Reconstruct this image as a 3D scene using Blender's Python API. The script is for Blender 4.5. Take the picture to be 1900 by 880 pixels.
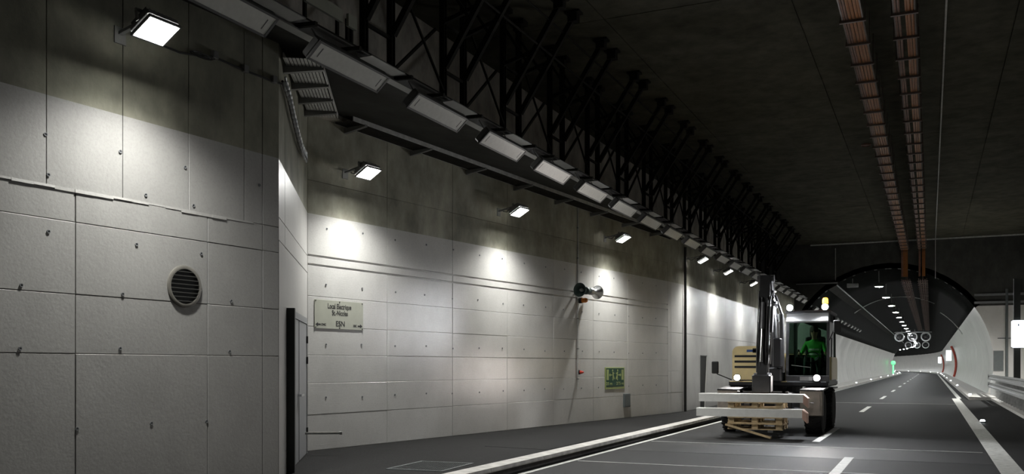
import bpy, math, random
from mathutils import Vector, Matrix, Euler
random.seed(7)
for o in list(bpy.data.objects): bpy.data.objects.remove(o)
SC = bpy.context.scene
COL = SC.collection
PI = math.pi
R = math.radians

# ------------------------------------------------------------------ camera, world, exposure
F = 1700.0                      # focal length in photo pixels (1900 wide)
HOR = 680.0                     # horizon row
CAMZ = 1.65
TH = math.atan(777 / F)         # the tunnel runs along +Y; the camera is turned left of it
cam_d = bpy.data.cameras.new('camera')
cam_d.sensor_width = 36.0
cam_d.lens = 36.0 * F / 1900.0
cam_d.shift_y = (HOR - 440.0) / 1900.0
cam_d.clip_end = 2000
cam = bpy.data.objects.new('camera', cam_d)
cam.location = (0, 0, CAMZ)
cam.rotation_euler = (PI / 2, 0, TH)
COL.objects.link(cam)
SC.camera = cam
w = bpy.data.worlds.new('world'); SC.world = w
w.use_nodes = True
w.node_tree.nodes['Background'].inputs[0].default_value = (0.004, 0.0045, 0.004, 1)
w.node_tree.nodes['Background'].inputs[1].default_value = 1.0
SC.view_settings.view_transform = 'Standard'
SC.view_settings.look = 'None'
SC.view_settings.exposure = 0.0
SC.view_settings.gamma = 1.0
SC.view_settings.use_curve_mapping = False

FLOOD_W = 1060.0
CROWN_E = 620.0
WORK_W = 520.0

# ------------------------------------------------------------------ pixel -> place
CT, ST = math.cos(TH), math.sin(TH)
def ray(px, py):
    a = (px - 950) / F
    return Vector((a * CT - ST, a * ST + CT, (HOR - py) / F))
def on_plane_z(px, py, z):
    d = ray(px, py); t = (z - CAMZ) / d.z
    return Vector((d.x * t, d.y * t, z))
def on_wall(px, py, p0, p1):
    """distance along the wall p0->p1 and height where the pixel meets it"""
    d = ray(px, py)
    ex, ey = p1[0] - p0[0], p1[1] - p0[1]
    L = math.hypot(ex, ey); ex /= L; ey /= L
    den = d.x * ey - d.y * ex
    t = (p0[0] * ey - p0[1] * ex) / den
    x, y = d.x * t, d.y * t
    return (x - p0[0]) * ex + (y - p0[1]) * ey, CAMZ + d.z * t

# ------------------------------------------------------------------ materials
MATS = {}
def nt(name):
    m = bpy.data.materials.new(name); m.use_nodes = True
    MATS[name] = m
    return m, m.node_tree, m.node_tree.nodes['Principled BSDF']
def rgb(c): return (c[0], c[1], c[2], 1)
def noise(t, vec, scale, detail=4, rough=.55):
    n = t.nodes.new('ShaderNodeTexNoise'); n.inputs['Scale'].default_value = scale
    n.inputs['Detail'].default_value = detail; n.inputs['Roughness'].default_value = rough
    t.links.new(vec, n.inputs['Vector']); return n.outputs['Fac']
def ramp(t, fac, c0, c1, p0=.3, p1=.7):
    r = t.nodes.new('ShaderNodeValToRGB'); t.links.new(fac, r.inputs[0])
    r.color_ramp.elements[0].position = p0; r.color_ramp.elements[1].position = p1
    r.color_ramp.elements[0].color = rgb(c0); r.color_ramp.elements[1].color = rgb(c1)
    return r.outputs[0]
def mapping(t, vec, sc):
    m = t.nodes.new('ShaderNodeMapping'); m.inputs['Scale'].default_value = sc
    t.links.new(vec, m.inputs['Vector']); return m.outputs[0]
def mixc(t, fac, a, b, mode='MIX'):
    m = t.nodes.new('ShaderNodeMix'); m.data_type = 'RGBA'; m.blend_type = mode
    for sock, v in ((m.inputs[0], fac), (m.inputs[6], a), (m.inputs[7], b)):
        if hasattr(v, 'links'): t.links.new(v, sock)
        else: sock.default_value = v
    return m.outputs[2]
def bump(t, b, fac, strength, dist=.01):
    n = t.nodes.new('ShaderNodeBump'); n.inputs['Strength'].default_value = strength
    n.inputs['Distance'].default_value = dist
    t.links.new(fac, n.inputs['Height']); t.links.new(n.outputs[0], b.inputs['Normal'])
def mat(name, c, rough=.6, metal=0., var=.15, scale=6., bmp=0., bscale=60., spec=.5, coord='Object'):
    m, t, b = nt(name)
    b.inputs['Roughness'].default_value = rough; b.inputs['Metallic'].default_value = metal
    b.inputs['Specular IOR Level'].default_value = spec
    tc = t.nodes.new('ShaderNodeTexCoord').outputs[coord]
    f = noise(t, tc, scale)
    t.links.new(ramp(t, f, [x * (1 - var) for x in c], [min(1, x * (1 + var)) for x in c]), b.inputs['Base Color'])
    if bmp: bump(t, b, noise(t, tc, bscale, 5), bmp)
    return m
def emis(name, c, s):
    m, t, b = nt(name)
    b.inputs['Base Color'].default_value = rgb((.8, .8, .8))
    b.inputs['Emission Color'].default_value = rgb(c); b.inputs['Emission Strength'].default_value = s
    return m
def concrete(name, white, bare, split, rough=.38, grain=(1., 1., 1.), bs=.25):
    """painted white up to `split` metres, bare above; fine relief only"""
    m, t, b = nt(name)
    g = t.nodes.new('ShaderNodeNewGeometry').outputs['Position']
    sep = t.nodes.new('ShaderNodeSeparateXYZ'); t.links.new(g, sep.inputs[0])
    lt = t.nodes.new('ShaderNodeMath'); lt.operation = 'GREATER_THAN'
    t.links.new(sep.outputs['Z'], lt.inputs[0]); lt.inputs[1].default_value = split
    big = noise(t, g, .7, 5)
    streak = noise(t, mapping(t, g, (1.3, 1.3, .8)), 1.6, 7, .65)
    fine = noise(t, g, 38, 4)
    wc = ramp(t, big, [x * .86 for x in white], white, .3, .65)
    wc = mixc(t, .10, wc, ramp(t, streak, (.45, .44, .42), (1, 1, 1), .36, .58), 'MULTIPLY')
    wc = mixc(t, .22, wc, ramp(t, fine, (.6, .6, .6), (1, 1, 1), .3, .55), 'MULTIPLY')
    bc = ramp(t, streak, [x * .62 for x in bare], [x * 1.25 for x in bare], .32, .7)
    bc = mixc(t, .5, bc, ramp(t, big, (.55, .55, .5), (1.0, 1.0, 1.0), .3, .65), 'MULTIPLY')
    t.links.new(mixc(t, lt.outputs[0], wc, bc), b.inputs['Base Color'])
    rr = t.nodes.new('ShaderNodeMapRange'); t.links.new(lt.outputs[0], rr.inputs[0])
    rr.inputs[3].default_value = rough; rr.inputs[4].default_value = .85
    t.links.new(rr.outputs[0], b.inputs['Roughness'])
    if split < -1: b.inputs['Specular IOR Level'].default_value = .08
    h = noise(t, mapping(t, g, grain), 22, 6, .65)
    bump(t, b, h, bs, .012)
    return m
WHITE = (.66, .645, .62); BARE = (.34, .33, .265)
concrete('wall_paint_smooth', (.385, .377, .358), (.25, .245, .19), 4.36, .45, (1, 1, 1), .22)
concrete('wall_paint_board', (.6, .59, .565), BARE, 4.36, .19, (.25, .25, 5.), .16)
concrete('wall_paint_right', WHITE, (.05, .05, .045), 5.0, .3, (1, 1, 1), .12)
concrete('tunnel_paint', (.66, .65, .62), (.06, .06, .055), 5.0, .28, (1, 1, 1), .1)
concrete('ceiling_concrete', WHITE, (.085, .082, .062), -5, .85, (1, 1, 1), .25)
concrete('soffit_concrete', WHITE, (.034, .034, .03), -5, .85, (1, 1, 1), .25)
concrete('upper_concrete', WHITE, (.5, .47, .42), -5, .85, (1, 1, 1), .25)
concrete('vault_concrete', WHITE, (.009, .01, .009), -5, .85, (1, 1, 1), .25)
def asphalt(name, lo, hi, rough=.62):
    m, t, b = nt(name)
    g = t.nodes.new('ShaderNodeNewGeometry').outputs['Position']
    big = noise(t, mapping(t, g, (1.4, .25, 1)), .8, 4)
    fine = noise(t, g, 34, 4, .8)
    c = ramp(t, fine, lo, hi, .35, .68)
    c = mixc(t, .55, c, ramp(t, big, (.55, .55, .55), (1, 1, 1), .3, .65), 'MULTIPLY')
    t.links.new(c, b.inputs['Base Color']); b.inputs['Roughness'].default_value = rough
    b.inputs['Specular IOR Level'].default_value = .13
    bump(t, b, fine, 1., .02)
asphalt('asphalt', (.008, .008, .0085), (.04, .04, .04), .6)
asphalt('dark_road_band', (.005, .005, .0055), (.026, .026, .027), .5)
asphalt('asphalt_lane', (.006, .006, .0055), (.022, .022, .02), .7)
asphalt('pavement_asphalt', (.006, .006, .006), (.03, .0295, .0285), .8)
mat('road_paint', (.55, .55, .52), .6, var=.25, scale=9)
mat('kerb_stone', (.5, .48, .45), .7, var=.25, scale=5, bmp=.2)
mat('kerb_dark', (.035, .03, .028), .8, var=.4, scale=8)
mat('sidewalk', (.4, .39, .37), .6, var=.15)
mat('galvanised', (.42, .43, .43), .45, .7, .2, 9)
mat('tray_metal', (.5, .5, .48), .5, .3, .2, 9)
mat('dark_steel', (.02, .019, .016), .9, 0., .3, 5, spec=.1)
mat('grey_paint', (.18, .185, .19), .45, 0, .08)
mat('frame_dark', (.03, .034, .032), .5, 0, .1)
mat('lamp_rim', (.07, .07, .068), .5, .1, .1)
mat('tool_steel', (.2, .175, .15), .5, .2, .2)
mat('lamp_diffuser', (.6, .6, .56), .35, 0, .06, 14)
mat('lamp_housing', (.2, .2, .195), .5, .3, .1)
mat('black_plastic', (.015, .016, .015), .45, 0, .2)
mat('rubber', (.016, .016, .016), .8, 0, .3, 12)
mat('cable_black', (.02, .02, .02), .5)
mat('cable_orange', (.30, .11, .027), .45, 0, .2, 14)
mat('cable_brown', (.2, .1, .07), .5, 0, .3)
mat('tray_brown', (.14, .108, .095), .6, .2, .2)
mat('sign_plate', (.37, .375, .31), .4, 0, .05)
mat('letter_black', (.012, .012, .012), .5, 0, 0)
mat('sign_green', (.01, .065, .035), .35, 0, .2, 20)
mat('sign_yellow', (.36, .42, .16), .45, 0, .1)
mat('box_grey', (.11, .125, .125), .5, 0, .08)
mat('horn_silver', (.5, .51, .51), .3, .5, .1)
mat('horn_dark', (.06, .09, .08), .5, 0, .1)
mat('beacon_amber', (.75, .22, .02), .25, 0, .1)
mat('red_plastic', (.55, .04, .02), .35, 0, .1)
mat('red_pipe', (.42, .06, .035), .5, 0, .1)
mat('vent_ring', (.2, .19, .165), .5, .3, .15)
mat('recess_shade', (.006, .007, .006), .7, 0, 0)  # black painted as shade inside the vent and the far doorway
mat('vent_slat', (.045, .045, .04), .55, .2, .1)
mat('machine_yellow', (.88, .72, .38), .35, 0, .06)
mat('machine_black', (.022, .022, .024), .45, .2, .2)
mat('machine_grey', (.11, .11, .115), .45, .3, .2)
mat('chrome', (.8, .8, .82), .15, 1., .02)
mat('timber', (.40, .30, .17), .75, 0, .3, 7, .2)
mat('beam_white', (.62, .62, .60), .5, 0, .08)
mat('beam_end', (.62, .40, .32), .5, 0, .12)
mat('jacket_green', (.06, .5, .06), .7, 0, .12, 12)
mat('reflective', (.75, .78, .7), .4, 0, .05)
mat('trousers', (.03, .06, .045), .8)
mat('skin', (.5, .31, .22), .55)
mat('boots', (.03, .025, .02), .6)
mat('hair_brown', (.05, .035, .025), .7)
mat('plate_white', (.72, .73, .74), .5, 0, .03)
mat('decal_blue', (.03, .09, .3), .5, 0, .03)
emis('flood_lens', (1., 1.0, .97), 60)
emis('crown_lens', (.97, 1., 1.), CROWN_E)
emis('kerb_lens', (.9, .96, 1.), 45)
emis('work_lens', (.93, .96, 1.), 160)
emis('head_lens', (1., .9, .84), 120)
emis('beacon_lit', (1., .28, .02), 14)
emis('sign_lit', (.9, .96, 1.), 1.4)
emis('green_lit', (.03, 1., .25), 1.3)
emis('sign_cyan', (.3, .95, .75), 1.6)
m, t, b = nt('cab_glass')
tr = t.nodes.new('ShaderNodeBsdfTransparent'); tr.inputs[0].default_value = (.62, .72, .66, 1)
gl = t.nodes.new('ShaderNodeBsdfGlossy'); gl.inputs['Roughness'].default_value = .03
fr = t.nodes.new('ShaderNodeFresnel'); fr.inputs[0].default_value = 1.5
mx = t.nodes.new('ShaderNodeMixShader')
t.links.new(fr.outputs[0], mx.inputs[0]); t.links.new(tr.outputs[0], mx.inputs[1]); t.links.new(gl.outputs[0], mx.inputs[2])
t.links.new(mx.outputs[0], t.nodes['Material Output'].inputs[0])

# ------------------------------------------------------------------ mesh helpers
class MB:
    def __init__(s): s.v = []; s.f = []
    def hexa(s, p):
        n = len(s.v); s.v += [tuple(q) for q in p]
        s.f += [tuple(n + i for i in q) for q in ((3, 2, 1, 0), (4, 5, 6, 7), (0, 1, 5, 4), (1, 2, 6, 5), (2, 3, 7, 6), (3, 0, 4, 7))]
        return s
    def box(s, x0, x1, y0, y1, z0, z1, M=None):
        p = [Vector(q) for q in ((x0, y0, z0), (x1, y0, z0), (x1, y1, z0), (x0, y1, z0), (x0, y0, z1), (x1, y0, z1), (x1, y1, z1), (x0, y1, z1))]
        if M: p = [M @ q for q in p]
        return s.hexa(p)
    def bbox(s, x0, x1, y0, y1, z0, z1, c=.01, M=None):
        """box with chamfered vertical and top edges (octagon section stacked)"""
        def ring(z, i):
            a, b_, d, e = x0 + i, x1 - i, y0 + i, y1 - i
            return [(a + c, d, z), (b_ - c, d, z), (b_, d + c, z), (b_, e - c, z), (b_ - c, e, z), (a + c, e, z), (a, e - c, z), (a, d + c, z)]
        rs = [ring(z0, c), ring(z0 + c, 0), ring(z1 - c, 0), ring(z1, c)]
        n = len(s.v)
        for r in rs: s.v += [tuple(M @ Vector(q)) if M else q for q in r]
        for k in range(3):
            for i in range(8):
                j = (i + 1) % 8
                s.f.append((n + k * 8 + i, n + k * 8 + j, n + k * 8 + 8 + j, n + k * 8 + 8 + i))
        s.f.append(tuple(n + 7 - i for i in range(8))); s.f.append(tuple(n + 24 + i for i in range(8)))
        return s
    def tube(s, pts, r, n=8, cap=True, radii=None):
        pts = [Vector(p) for p in pts]; base = len(s.v)
        for i, p in enumerate(pts):
            a = pts[max(i - 1, 0)]; c = pts[min(i + 1, len(pts) - 1)]
            d = (c - a).normalized()
            up = Vector((0, 0, 1)) if abs(d.z) < .95 else Vector((1, 0, 0))
            e1 = d.cross(up).normalized(); e2 = e1.cross(d)
            rr = radii[i] if radii else r
            for k in range(n):
                an = 2 * PI * (k + .5) / n
                s.v.append(tuple(p + e1 * (rr * math.cos(an)) + e2 * (rr * math.sin(an))))
        for i in range(len(pts) - 1):
            for k in range(n):
                j = (k + 1) % n; q = base + i * n
                s.f.append((q + k, q + j, q + n + j, q + n + k))
        if cap:
            s.f.append(tuple(base + n - 1 - k for k in range(n)))
            q = base + (len(pts) - 1) * n
            s.f.append(tuple(q + k for k in range(n)))
        return s
    def bar(s, p, q, wd, ht=None):
        """square section bar"""
        ht = ht or wd
        p, q = Vector(p), Vector(q); d = (q - p).normalized()
        up = Vector((0, 0, 1)) if abs(d.z) < .95 else Vector((0, 1, 0))
        e1 = d.cross(up).normalized() * wd / 2; e2 = e1.cross(d).normalized() * ht / 2
        return s.hexa([p - e1 - e2, p + e1 - e2, p + e1 + e2, p - e1 + e2, q - e1 - e2, q + e1 - e2, q + e1 + e2, q - e1 + e2])
    def lathe(s, prof, M, n=20):
        """profile of (radius, along) revolved about local z, then M"""
        base = len(s.v)
        for r, a in prof:
            for k in range(n):
                an = 2 * PI * k / n
                s.v.append(tuple(M @ Vector((r * math.cos(an), r * math.sin(an), a))))
        for i in range(len(prof) - 1):
            for k in range(n):
                j = (k + 1) % n; q = base + i * n
                s.f.append((q + k, q + j, q + n + j, q + n + k))
        if prof[0] == prof[-1]: return s
        if prof[0][0] > 1e-4: s.f.append(tuple(base + n - 1 - k for k in range(n)))
        if prof[-1][0] > 1e-4:
            q = base + (len(prof) - 1) * n; s.f.append(tuple(q + k for k in range(n)))
        return s
    def prism(s, poly, a, bb, axis):
        """polygon in the plane across `axis` ('x': (y,z), 'y': (x,z), 'z': (x,y)) extruded a->bb"""
        def P(q, h): return {'x': (h, q[0], q[1]), 'y': (q[0], h, q[1]), 'z': (q[0], q[1], h)}[axis]
        n = len(poly); base = len(s.v)
        s.v += [P(q, a) for q in poly] + [P(q, bb) for q in poly]
        s.f.append(tuple(base + n - 1 - i for i in range(n))); s.f.append(tuple(base + n + i for i in range(n)))
        for i in range(n):
            j = (i + 1) % n; s.f.append((base + i, base + j, base + n + j, base + n + i))
        return s
    def mesh(s, name, m, smooth=False):
        me = bpy.data.meshes.new(name); me.from_pydata(s.v, [], s.f); me.validate()
        import bmesh
        bm = bmesh.new(); bm.from_mesh(me); bmesh.ops.recalc_face_normals(bm, faces=bm.faces[:]); bm.to_mesh(me); bm.free()
        me.materials.append(MATS[m])
        if smooth:
            for p in me.polygons: p.use_smooth = True
            if hasattr(me, 'set_sharp_from_angle'): me.set_sharp_from_angle(angle=R(40))
        return me
    def build(s, name, m, parent=None, smooth=False, loc=None, rz=0):
        o = bpy.data.objects.new(name, s.mesh(name, m, smooth)); COL.objects.link(o)
        if parent: o.parent = parent
        if loc is not None: o.location = loc
        o.rotation_euler.z = rz
        return o
def tag(o, label, cat, group=None, kind=None):
    o['label'] = label; o['category'] = cat
    if group: o['group'] = group
    if kind: o['kind'] = kind
    return o
def thing(name, label, cat, loc=(0, 0, 0), rz=0, group=None, kind=None):
    o = bpy.data.objects.new(name, None); COL.objects.link(o); o.empty_display_size = .1
    o.location = loc; o.rotation_euler = (0, 0, rz)
    return tag(o, label, cat, group, kind)
def inst(me, name, parent, loc=(0, 0, 0), rot=(0, 0, 0), scale=(1, 1, 1)):
    o = bpy.data.objects.new(name, me); COL.objects.link(o); o.parent = parent
    o.location = loc; o.rotation_euler = rot; o.scale = scale
    return o
def copy_tree(o, parent=None):
    c = o.copy(); COL.objects.link(c); c.parent = parent
    for ch in list(o.children): copy_tree(ch, c)
    return c
def text(body, size, m, parent, loc, sx=1., name='lettering', align='CENTER'):
    cu = bpy.data.curves.new(name, 'FONT'); cu.body = body; cu.size = size; cu.extrude = .0015; cu.offset = size * .012
    cu.align_x = align; cu.align_y = 'CENTER'; cu.materials.append(MATS[m])
    o = bpy.data.objects.new(name, cu); COL.objects.link(o); bpy.context.view_layer.update()
    me = bpy.data.meshes.new_from_object(o.evaluated_get(bpy.context.evaluated_depsgraph_get()))
    bpy.data.objects.remove(o); bpy.data.curves.remove(cu)
    if not me.materials: me.materials.append(MATS[m])
    o = bpy.data.objects.new(name, me); COL.objects.link(o); o.parent = parent
    o.location = loc; o.rotation_euler = (PI / 2, 0, 0); o.scale = (sx, 1, 1)
    return o
def spot(parent, loc, direction, watt, angle, blend, col=(1, 1, 1), radius=.08):
    ld = bpy.data.lights.new('lamp_light', 'SPOT'); ld.energy = watt; ld.spot_size = angle; ld.spot_blend = blend
    ld.color = col; ld.shadow_soft_size = radius
    o = bpy.data.objects.new('lamp_light', ld); COL.objects.link(o); o.parent = parent
    o.location = loc; o.rotation_euler = Vector(direction).to_track_quat('-Z', 'Y').to_euler()
    return o

# ------------------------------------------------------------------ the plan (x across, y along the tunnel)
UC = -2.25                       # tunnel axis
PORTAL = 57.0
CEIL = 8.9
PAV = .15
KERB = -5.85
CORNER = (-7.73, 9.6)
BAY0 = (-10.0, 13.2)
BAY1 = (-7.62, 28.6)
W2A = (-7.45, 30.05)
W2B = (-7.45, PORTAL)
ang0 = R(5.1)
LEFT0 = (CORNER[0] - math.sin(ang0) * 13.5, CORNER[1] - math.cos(ang0) * 13.5)
def slab_h(x): return 5.72 + .16 * (-6.85 - x)

VR, VZ = 5.4, 1.9                # vault circle
ARC0, ARC_R = 205.0, 600.0
def path(v):
    """tunnel axis point and heading at distance v"""
    if v <= ARC0: return Vector((UC, v, 0)), 0.
    a = (v - ARC0) / ARC_R
    return Vector((UC - ARC_R * (1 - math.cos(a)), ARC0 + ARC_R * math.sin(a), 0)), a
def at(v, du, z):
    p, a = path(v)
    return Vector((p.x + du * math.cos(a), p.y + du * math.sin(a), z))
def sweep(mb, prof, vs, closed=False):
    base = len(mb.v); n = len(prof)
    for v in vs:
        for du, z in prof: mb.v.append(tuple(at(v, du, z)))
    for i in range(len(vs) - 1):
        for k in range(n if closed else n - 1):
            j = (k + 1) % n; q = base + i * n
            mb.f.append((q + k, q + j, q + n + j, q + n + k))
    if closed:
        mb.f.append(tuple(base + n - 1 - k for k in range(n)))
        q = base + (len(vs) - 1) * n; mb.f.append(tuple(q + k for k in range(n)))
    return mb
VS = [PORTAL + 10 * i for i in range(15)] + [ARC0 + 8 * i for i in range(25)]
VEND = VS[-1]

# ------------------------------------------------------------------ floor, pavement, kerbs
fl = MB()
sweep(fl, [(KERB - UC - .3, 0), (7.75, 0), (7.75, -.3), (KERB - UC - .3, -.3)], [-8, PORTAL], True)
sweep(fl, [(KERB - UC - .3, 0), (4.6, 0), (4.6, -.3), (KERB - UC - .3, -.3)], VS, True)
floor = tag(fl.build('floor', 'asphalt'), 'dark grey asphalt carriageway running through the tunnel', 'road', kind='structure')
def strip(name, m, u0, u1, v0, v1, z=.004):
    mb = MB(); n = max(1, int((v1 - v0) / 8)) if v1 > ARC0 else 1
    sweep(mb, [(u0 - UC, z), (u1 - UC, z), (u1 - UC, -.01), (u0 - UC, -.01)], [v0 + (v1 - v0) * i / n for i in range(n + 1)], True)
    return mb.build(name, m, floor)
for i in range(-1, 22):
    strip('lane_dash', 'road_paint', -2.36, -2.2, 20.9 + 14.4 * i, 25.8 + 14.4 * i)
strip('lane_dash', 'road_paint', -1.42, -1.26, 12.6, 17.6)
strip('edge_line', 'road_paint', .98, 1.32, 2, 52)
strip('edge_line', 'road_paint', 1.22, 1.42, 52, VEND)
strip('edge_line', 'road_paint', KERB + .1, KERB + .2, -8, VEND)
strip('dark_road_band', 'dark_road_band', -5.6, .95, 17.3, 19.6, .002)  # darker band laid across the carriageway
strip('asphalt_lane', 'asphalt_lane', 1.33, 2.65, 2, 49.5, .0025)
strip('road_joint', 'road_paint', -5.6, 1.2, 44.0, 44.08, .003)
strip('road_joint', 'road_paint', -5.6, .9, 19.62, 19.66, .003)
strip('road_joint', 'road_paint', -5.6, .9, 15.0, 15.04, .003)

pv = MB()
pts = [(KERB - .28, -8), (KERB - .28, PORTAL), (W2B[0], PORTAL), W2A, BAY1, BAY0, CORNER, LEFT0, (LEFT0[0], -8)]
pv.prism([(p[0], p[1]) for p in pts], 0, PAV, 'z')
pav = tag(pv.build('pavement', 'pavement_asphalt'), 'grey asphalt footway between kerb and white concrete wall', 'pavement', kind='structure')
mb = MB(); mb.prism([(-7.6, 15.4), (-6.25, 15.2), (-6.25, 19.2), (-7.35, 19.2)], PAV - .01, PAV + .004, 'z')
mb.build('pavement_patch', 'pavement_asphalt', pav)
pl = MB(); sweep(pl, [(KERB - UC - .28, 0), (KERB - UC - .28, PAV), (-5.3, PAV), (-5.3, 0)], VS, True)
tag(pl.build('sidewalk_tunnel_left', 'sidewalk'), 'pale raised walkway along the left tunnel wall beyond the excavator', 'walkway', kind='structure')
pr = MB(); sweep(pr, [(4.22, 0), (4.22, PAV), (5.3, PAV), (5.3, 0)], [50.0] + VS, True)
tag(pr.build('sidewalk_tunnel_right', 'sidewalk'), 'pale raised walkway at the foot of the right tunnel wall', 'walkway', kind='structure')
mb = MB(); mb.prism([(2.65, 8), (5.4, 8), (5.4, PORTAL), (3.05, PORTAL), (3.05, 50), (2.65, 50)], 0, .10, 'z')
tag(mb.build('sidewalk_verge', 'sidewalk'), 'pale concrete verge under the steel guardrail', 'verge', kind='structure')

kb = thing('kerb', 'white topped concrete kerb with a dark drainage slot along the road', 'kerb', kind='structure')
ks = MB()
ks.prism([(-.28, .0), (-.06, .0), (-.06, .09), (.03, .10), (.04, .12), (.025, .165), (-.28, .165)], .006, 1.994, 'y')
kme = ks.mesh('kerb_stone', 'kerb_stone')
kd = MB(); kd.box(-.061, -.05, 0, 2, .0, .094); kdm = kd.mesh('slot_back', 'kerb_dark')
for i in range(33):
    o = inst(kme, 'kerb_stone', kb, (KERB, -8 + 2 * i, 0)); inst(kdm, 'slot_back', o)
mb = MB(); sweep(mb, [(KERB - UC - .28, 0), (KERB - UC + .03, 0), (KERB - UC + .03, .16), (KERB - UC - .28, .16)], VS, True)
mb.build('kerb_run', 'kerb_stone', kb)
mb = MB(); sweep(mb, [(3.95, 0), (3.95, .16), (4.22, .16), (4.22, 0)], [50.0] + VS, True)
mb.build('kerb_run', 'kerb_stone', kb)

# ------------------------------------------------------------------ walls with formwork panels
def frame_of(p0, p1):
    dx, dy = p1[0] - p0[0], p1[1] - p0[1]
    return math.hypot(dx, dy), math.atan2(dy, dx), (dx, dy)
WALLS = {}
def make_wall(name, label, p0, p1, m, cells, depth=.4, topfn=None, holes=None, gap=.0035):
    L, rz, (dx, dy) = frame_of(p0, p1)
    t = thing(name, label, 'wall', (p0[0], p0[1], 0), rz, kind='structure')
    WALLS[name] = (p0, p1, t)
    def top(s): return slab_h(p0[0] + dx * s / L) + .1
    bk = MB()
    bk.hexa([(0, .022, 0), (L, .022, 0), (L, depth, 0), (0, depth, 0), (0, .022, top(0)), (L, .022, top(L)), (L, depth, top(L)), (0, depth, top(0))])
    bk.build('wall_core', m, t)
    for (s0, s1, z0, z1) in cells:
        dy_ = random.uniform(-.0025, .0025)
        a, bq = min(z1, top(s0)) - gap, min(z1, top(s1)) - gap
        g0, g1 = s0 + gap, s1 - gap
        pn = MB(); e = .004
        y = dy_
        # panel with a small chamfer round its face
        v = [(g0, .05, z0 + gap), (g1, .05, z0 + gap), (g1, .05, bq), (g0, .05, a),
             (g0, y + e, z0 + gap), (g1, y + e, z0 + gap), (g1, y + e, bq), (g0, y + e, a),
             (g0 + e, y, z0 + gap + e), (g1 - e, y, z0 + gap + e), (g1 - e, y, bq - e), (g0 + e, y, a - e)]
        pn.v = v
        pn.f = [(8, 9, 10, 11)] + [(4 + i, 4 + (i + 1) % 4, 8 + (i + 1) % 4, 8 + i) for i in range(4)] + [(i, (i + 1) % 4, 4 + (i + 1) % 4, 4 + i) for i in range(4)]
        pn.build('panel', m, t)
    if holes:
        h = MB()
        for (s, z) in holes:
            M = Matrix.Translation((s + random.uniform(-.04, .04), -.006, z + random.uniform(-.02, .02))) @ Matrix.Rotation(PI / 2, 4, 'X')
            h.lathe([(.02, -.004), (.02, .003), (.012, .003), (.01, -.003)], M, 8)
        o = h.build('tie_hole', 'grey_paint', t); o['kind'] = 'stuff'
    return t
def grid_cells(ss, zs): return [(ss[i], ss[i + 1], zs[j], zs[j + 1]) for i in range(len(ss) - 1) for j in range(len(zs) - 1)]

# near wall on the left
Ln, _, _ = frame_of(LEFT0, CORNER)
def sl(px): return on_wall(px, 500, LEFT0, CORNER)[0]
up = [0, sl(86) - 4.6, sl(86) - 2.3, sl(86) - 1.15, sl(86), sl(228), sl(350), sl(453), sl(487), Ln]
lo = [0, sl(140) - 4.8, sl(140) - 2.4, sl(140), sl(385), sl(487), Ln]
cells = grid_cells(up, [3.46, 6.6]) + grid_cells(lo, [PAV, 1.78, 2.39, 3.13, 3.46])
hs = [(sl(x), z) for x in (-120, 38, 225, 425) for z in (1.83, 2.44)] + [(sl(x), 3.0) for x in (-60, 95, 250, 373)] + [(sl(x), 3.95) for x in (82, 222, 345, 480)] + [(sl(x), 3.55) for x in (90, 265, 357)] + [(sl(x), 1.0) for x in (140, 275, 385)]
WL = make_wall('wall_left', 'pale painted concrete wall with large smooth panels and a round vent', LEFT0, CORNER, 'wall_paint_smooth', cells, holes=hs)
lg = MB()                                            # rough pour ledge below the upper panels
n = 60
for i in range(n):
    a, c = Ln * i / n, Ln * (i + 1) / n
    if c > sl(487): break
    d = random.uniform(.004, .012); h = random.uniform(.008, .03)
    lg.hexa([(a, -d, 3.46 - h), (c, -d, 3.46 - h), (c, .02, 3.46 - h - .01), (a, .02, 3.46 - h - .01), (a, -d * .5, 3.47), (c, -d * .5, 3.47), (c, .02, 3.475), (a, .02, 3.475)])
lg.build('pour_ledge', 'wall_paint_smooth', WL)
# splayed face with the door
Lc, _, _ = frame_of(CORNER, BAY0)
WC = make_wall('wall_splay', 'narrow splayed concrete wall face holding the grey double door', CORNER, BAY0, 'wall_paint_smooth', grid_cells([0, .72, Lc], [PAV, 3.3, 3.6, 6.6]))
# long bay wall
Lb, _, _ = frame_of(BAY0, BAY1)
cols = [0] + [2.12 * i for i in range(1, 7)] + [Lb]
cells = grid_cells(cols, [PAV, .79, 1.35, 1.85, 2.36, 2.9, 3.44]) + grid_cells([0, 4.24, 8.48, 12.72, Lb], [3.47, 3.60]) + grid_cells([0] + [2.12 * i for i in range(1, 7)] + [Lb], [3.63, 4.95, 6.6])
hs = [(.45 + .95 * i, z) for i in range(17) for z in (1.08, 2.05, 3.12, 4.15) if .45 + .95 * i < Lb - .2]
WB = make_wall('wall_bay', 'long white board-marked concrete wall with floodlights above the footway', BAY0, BAY1, 'wall_paint_board', cells, holes=hs)
# short link and the far straight wall
Lk, _, _ = frame_of(BAY1, W2A)
make_wall('wall_link', 'short narrow painted wall section beside the dark vertical joint', BAY1, W2A, 'wall_paint_board', grid_cells([0, .28, Lk - .1], [PAV, .8, 1.5, 2.74, 6.6]))
L2, _, _ = frame_of(W2A, W2B)
door_s = on_wall(1304, 700, W2A, W2B)[0]
W2 = make_wall('wall_far', 'far white concrete wall with one long level joint behind the excavator', W2A, W2B, 'wall_paint_board',
               grid_cells([.1] + [3.4 * i for i in range(1, 8)] + [L2], [PAV, 2.74, 6.6]))

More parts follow.
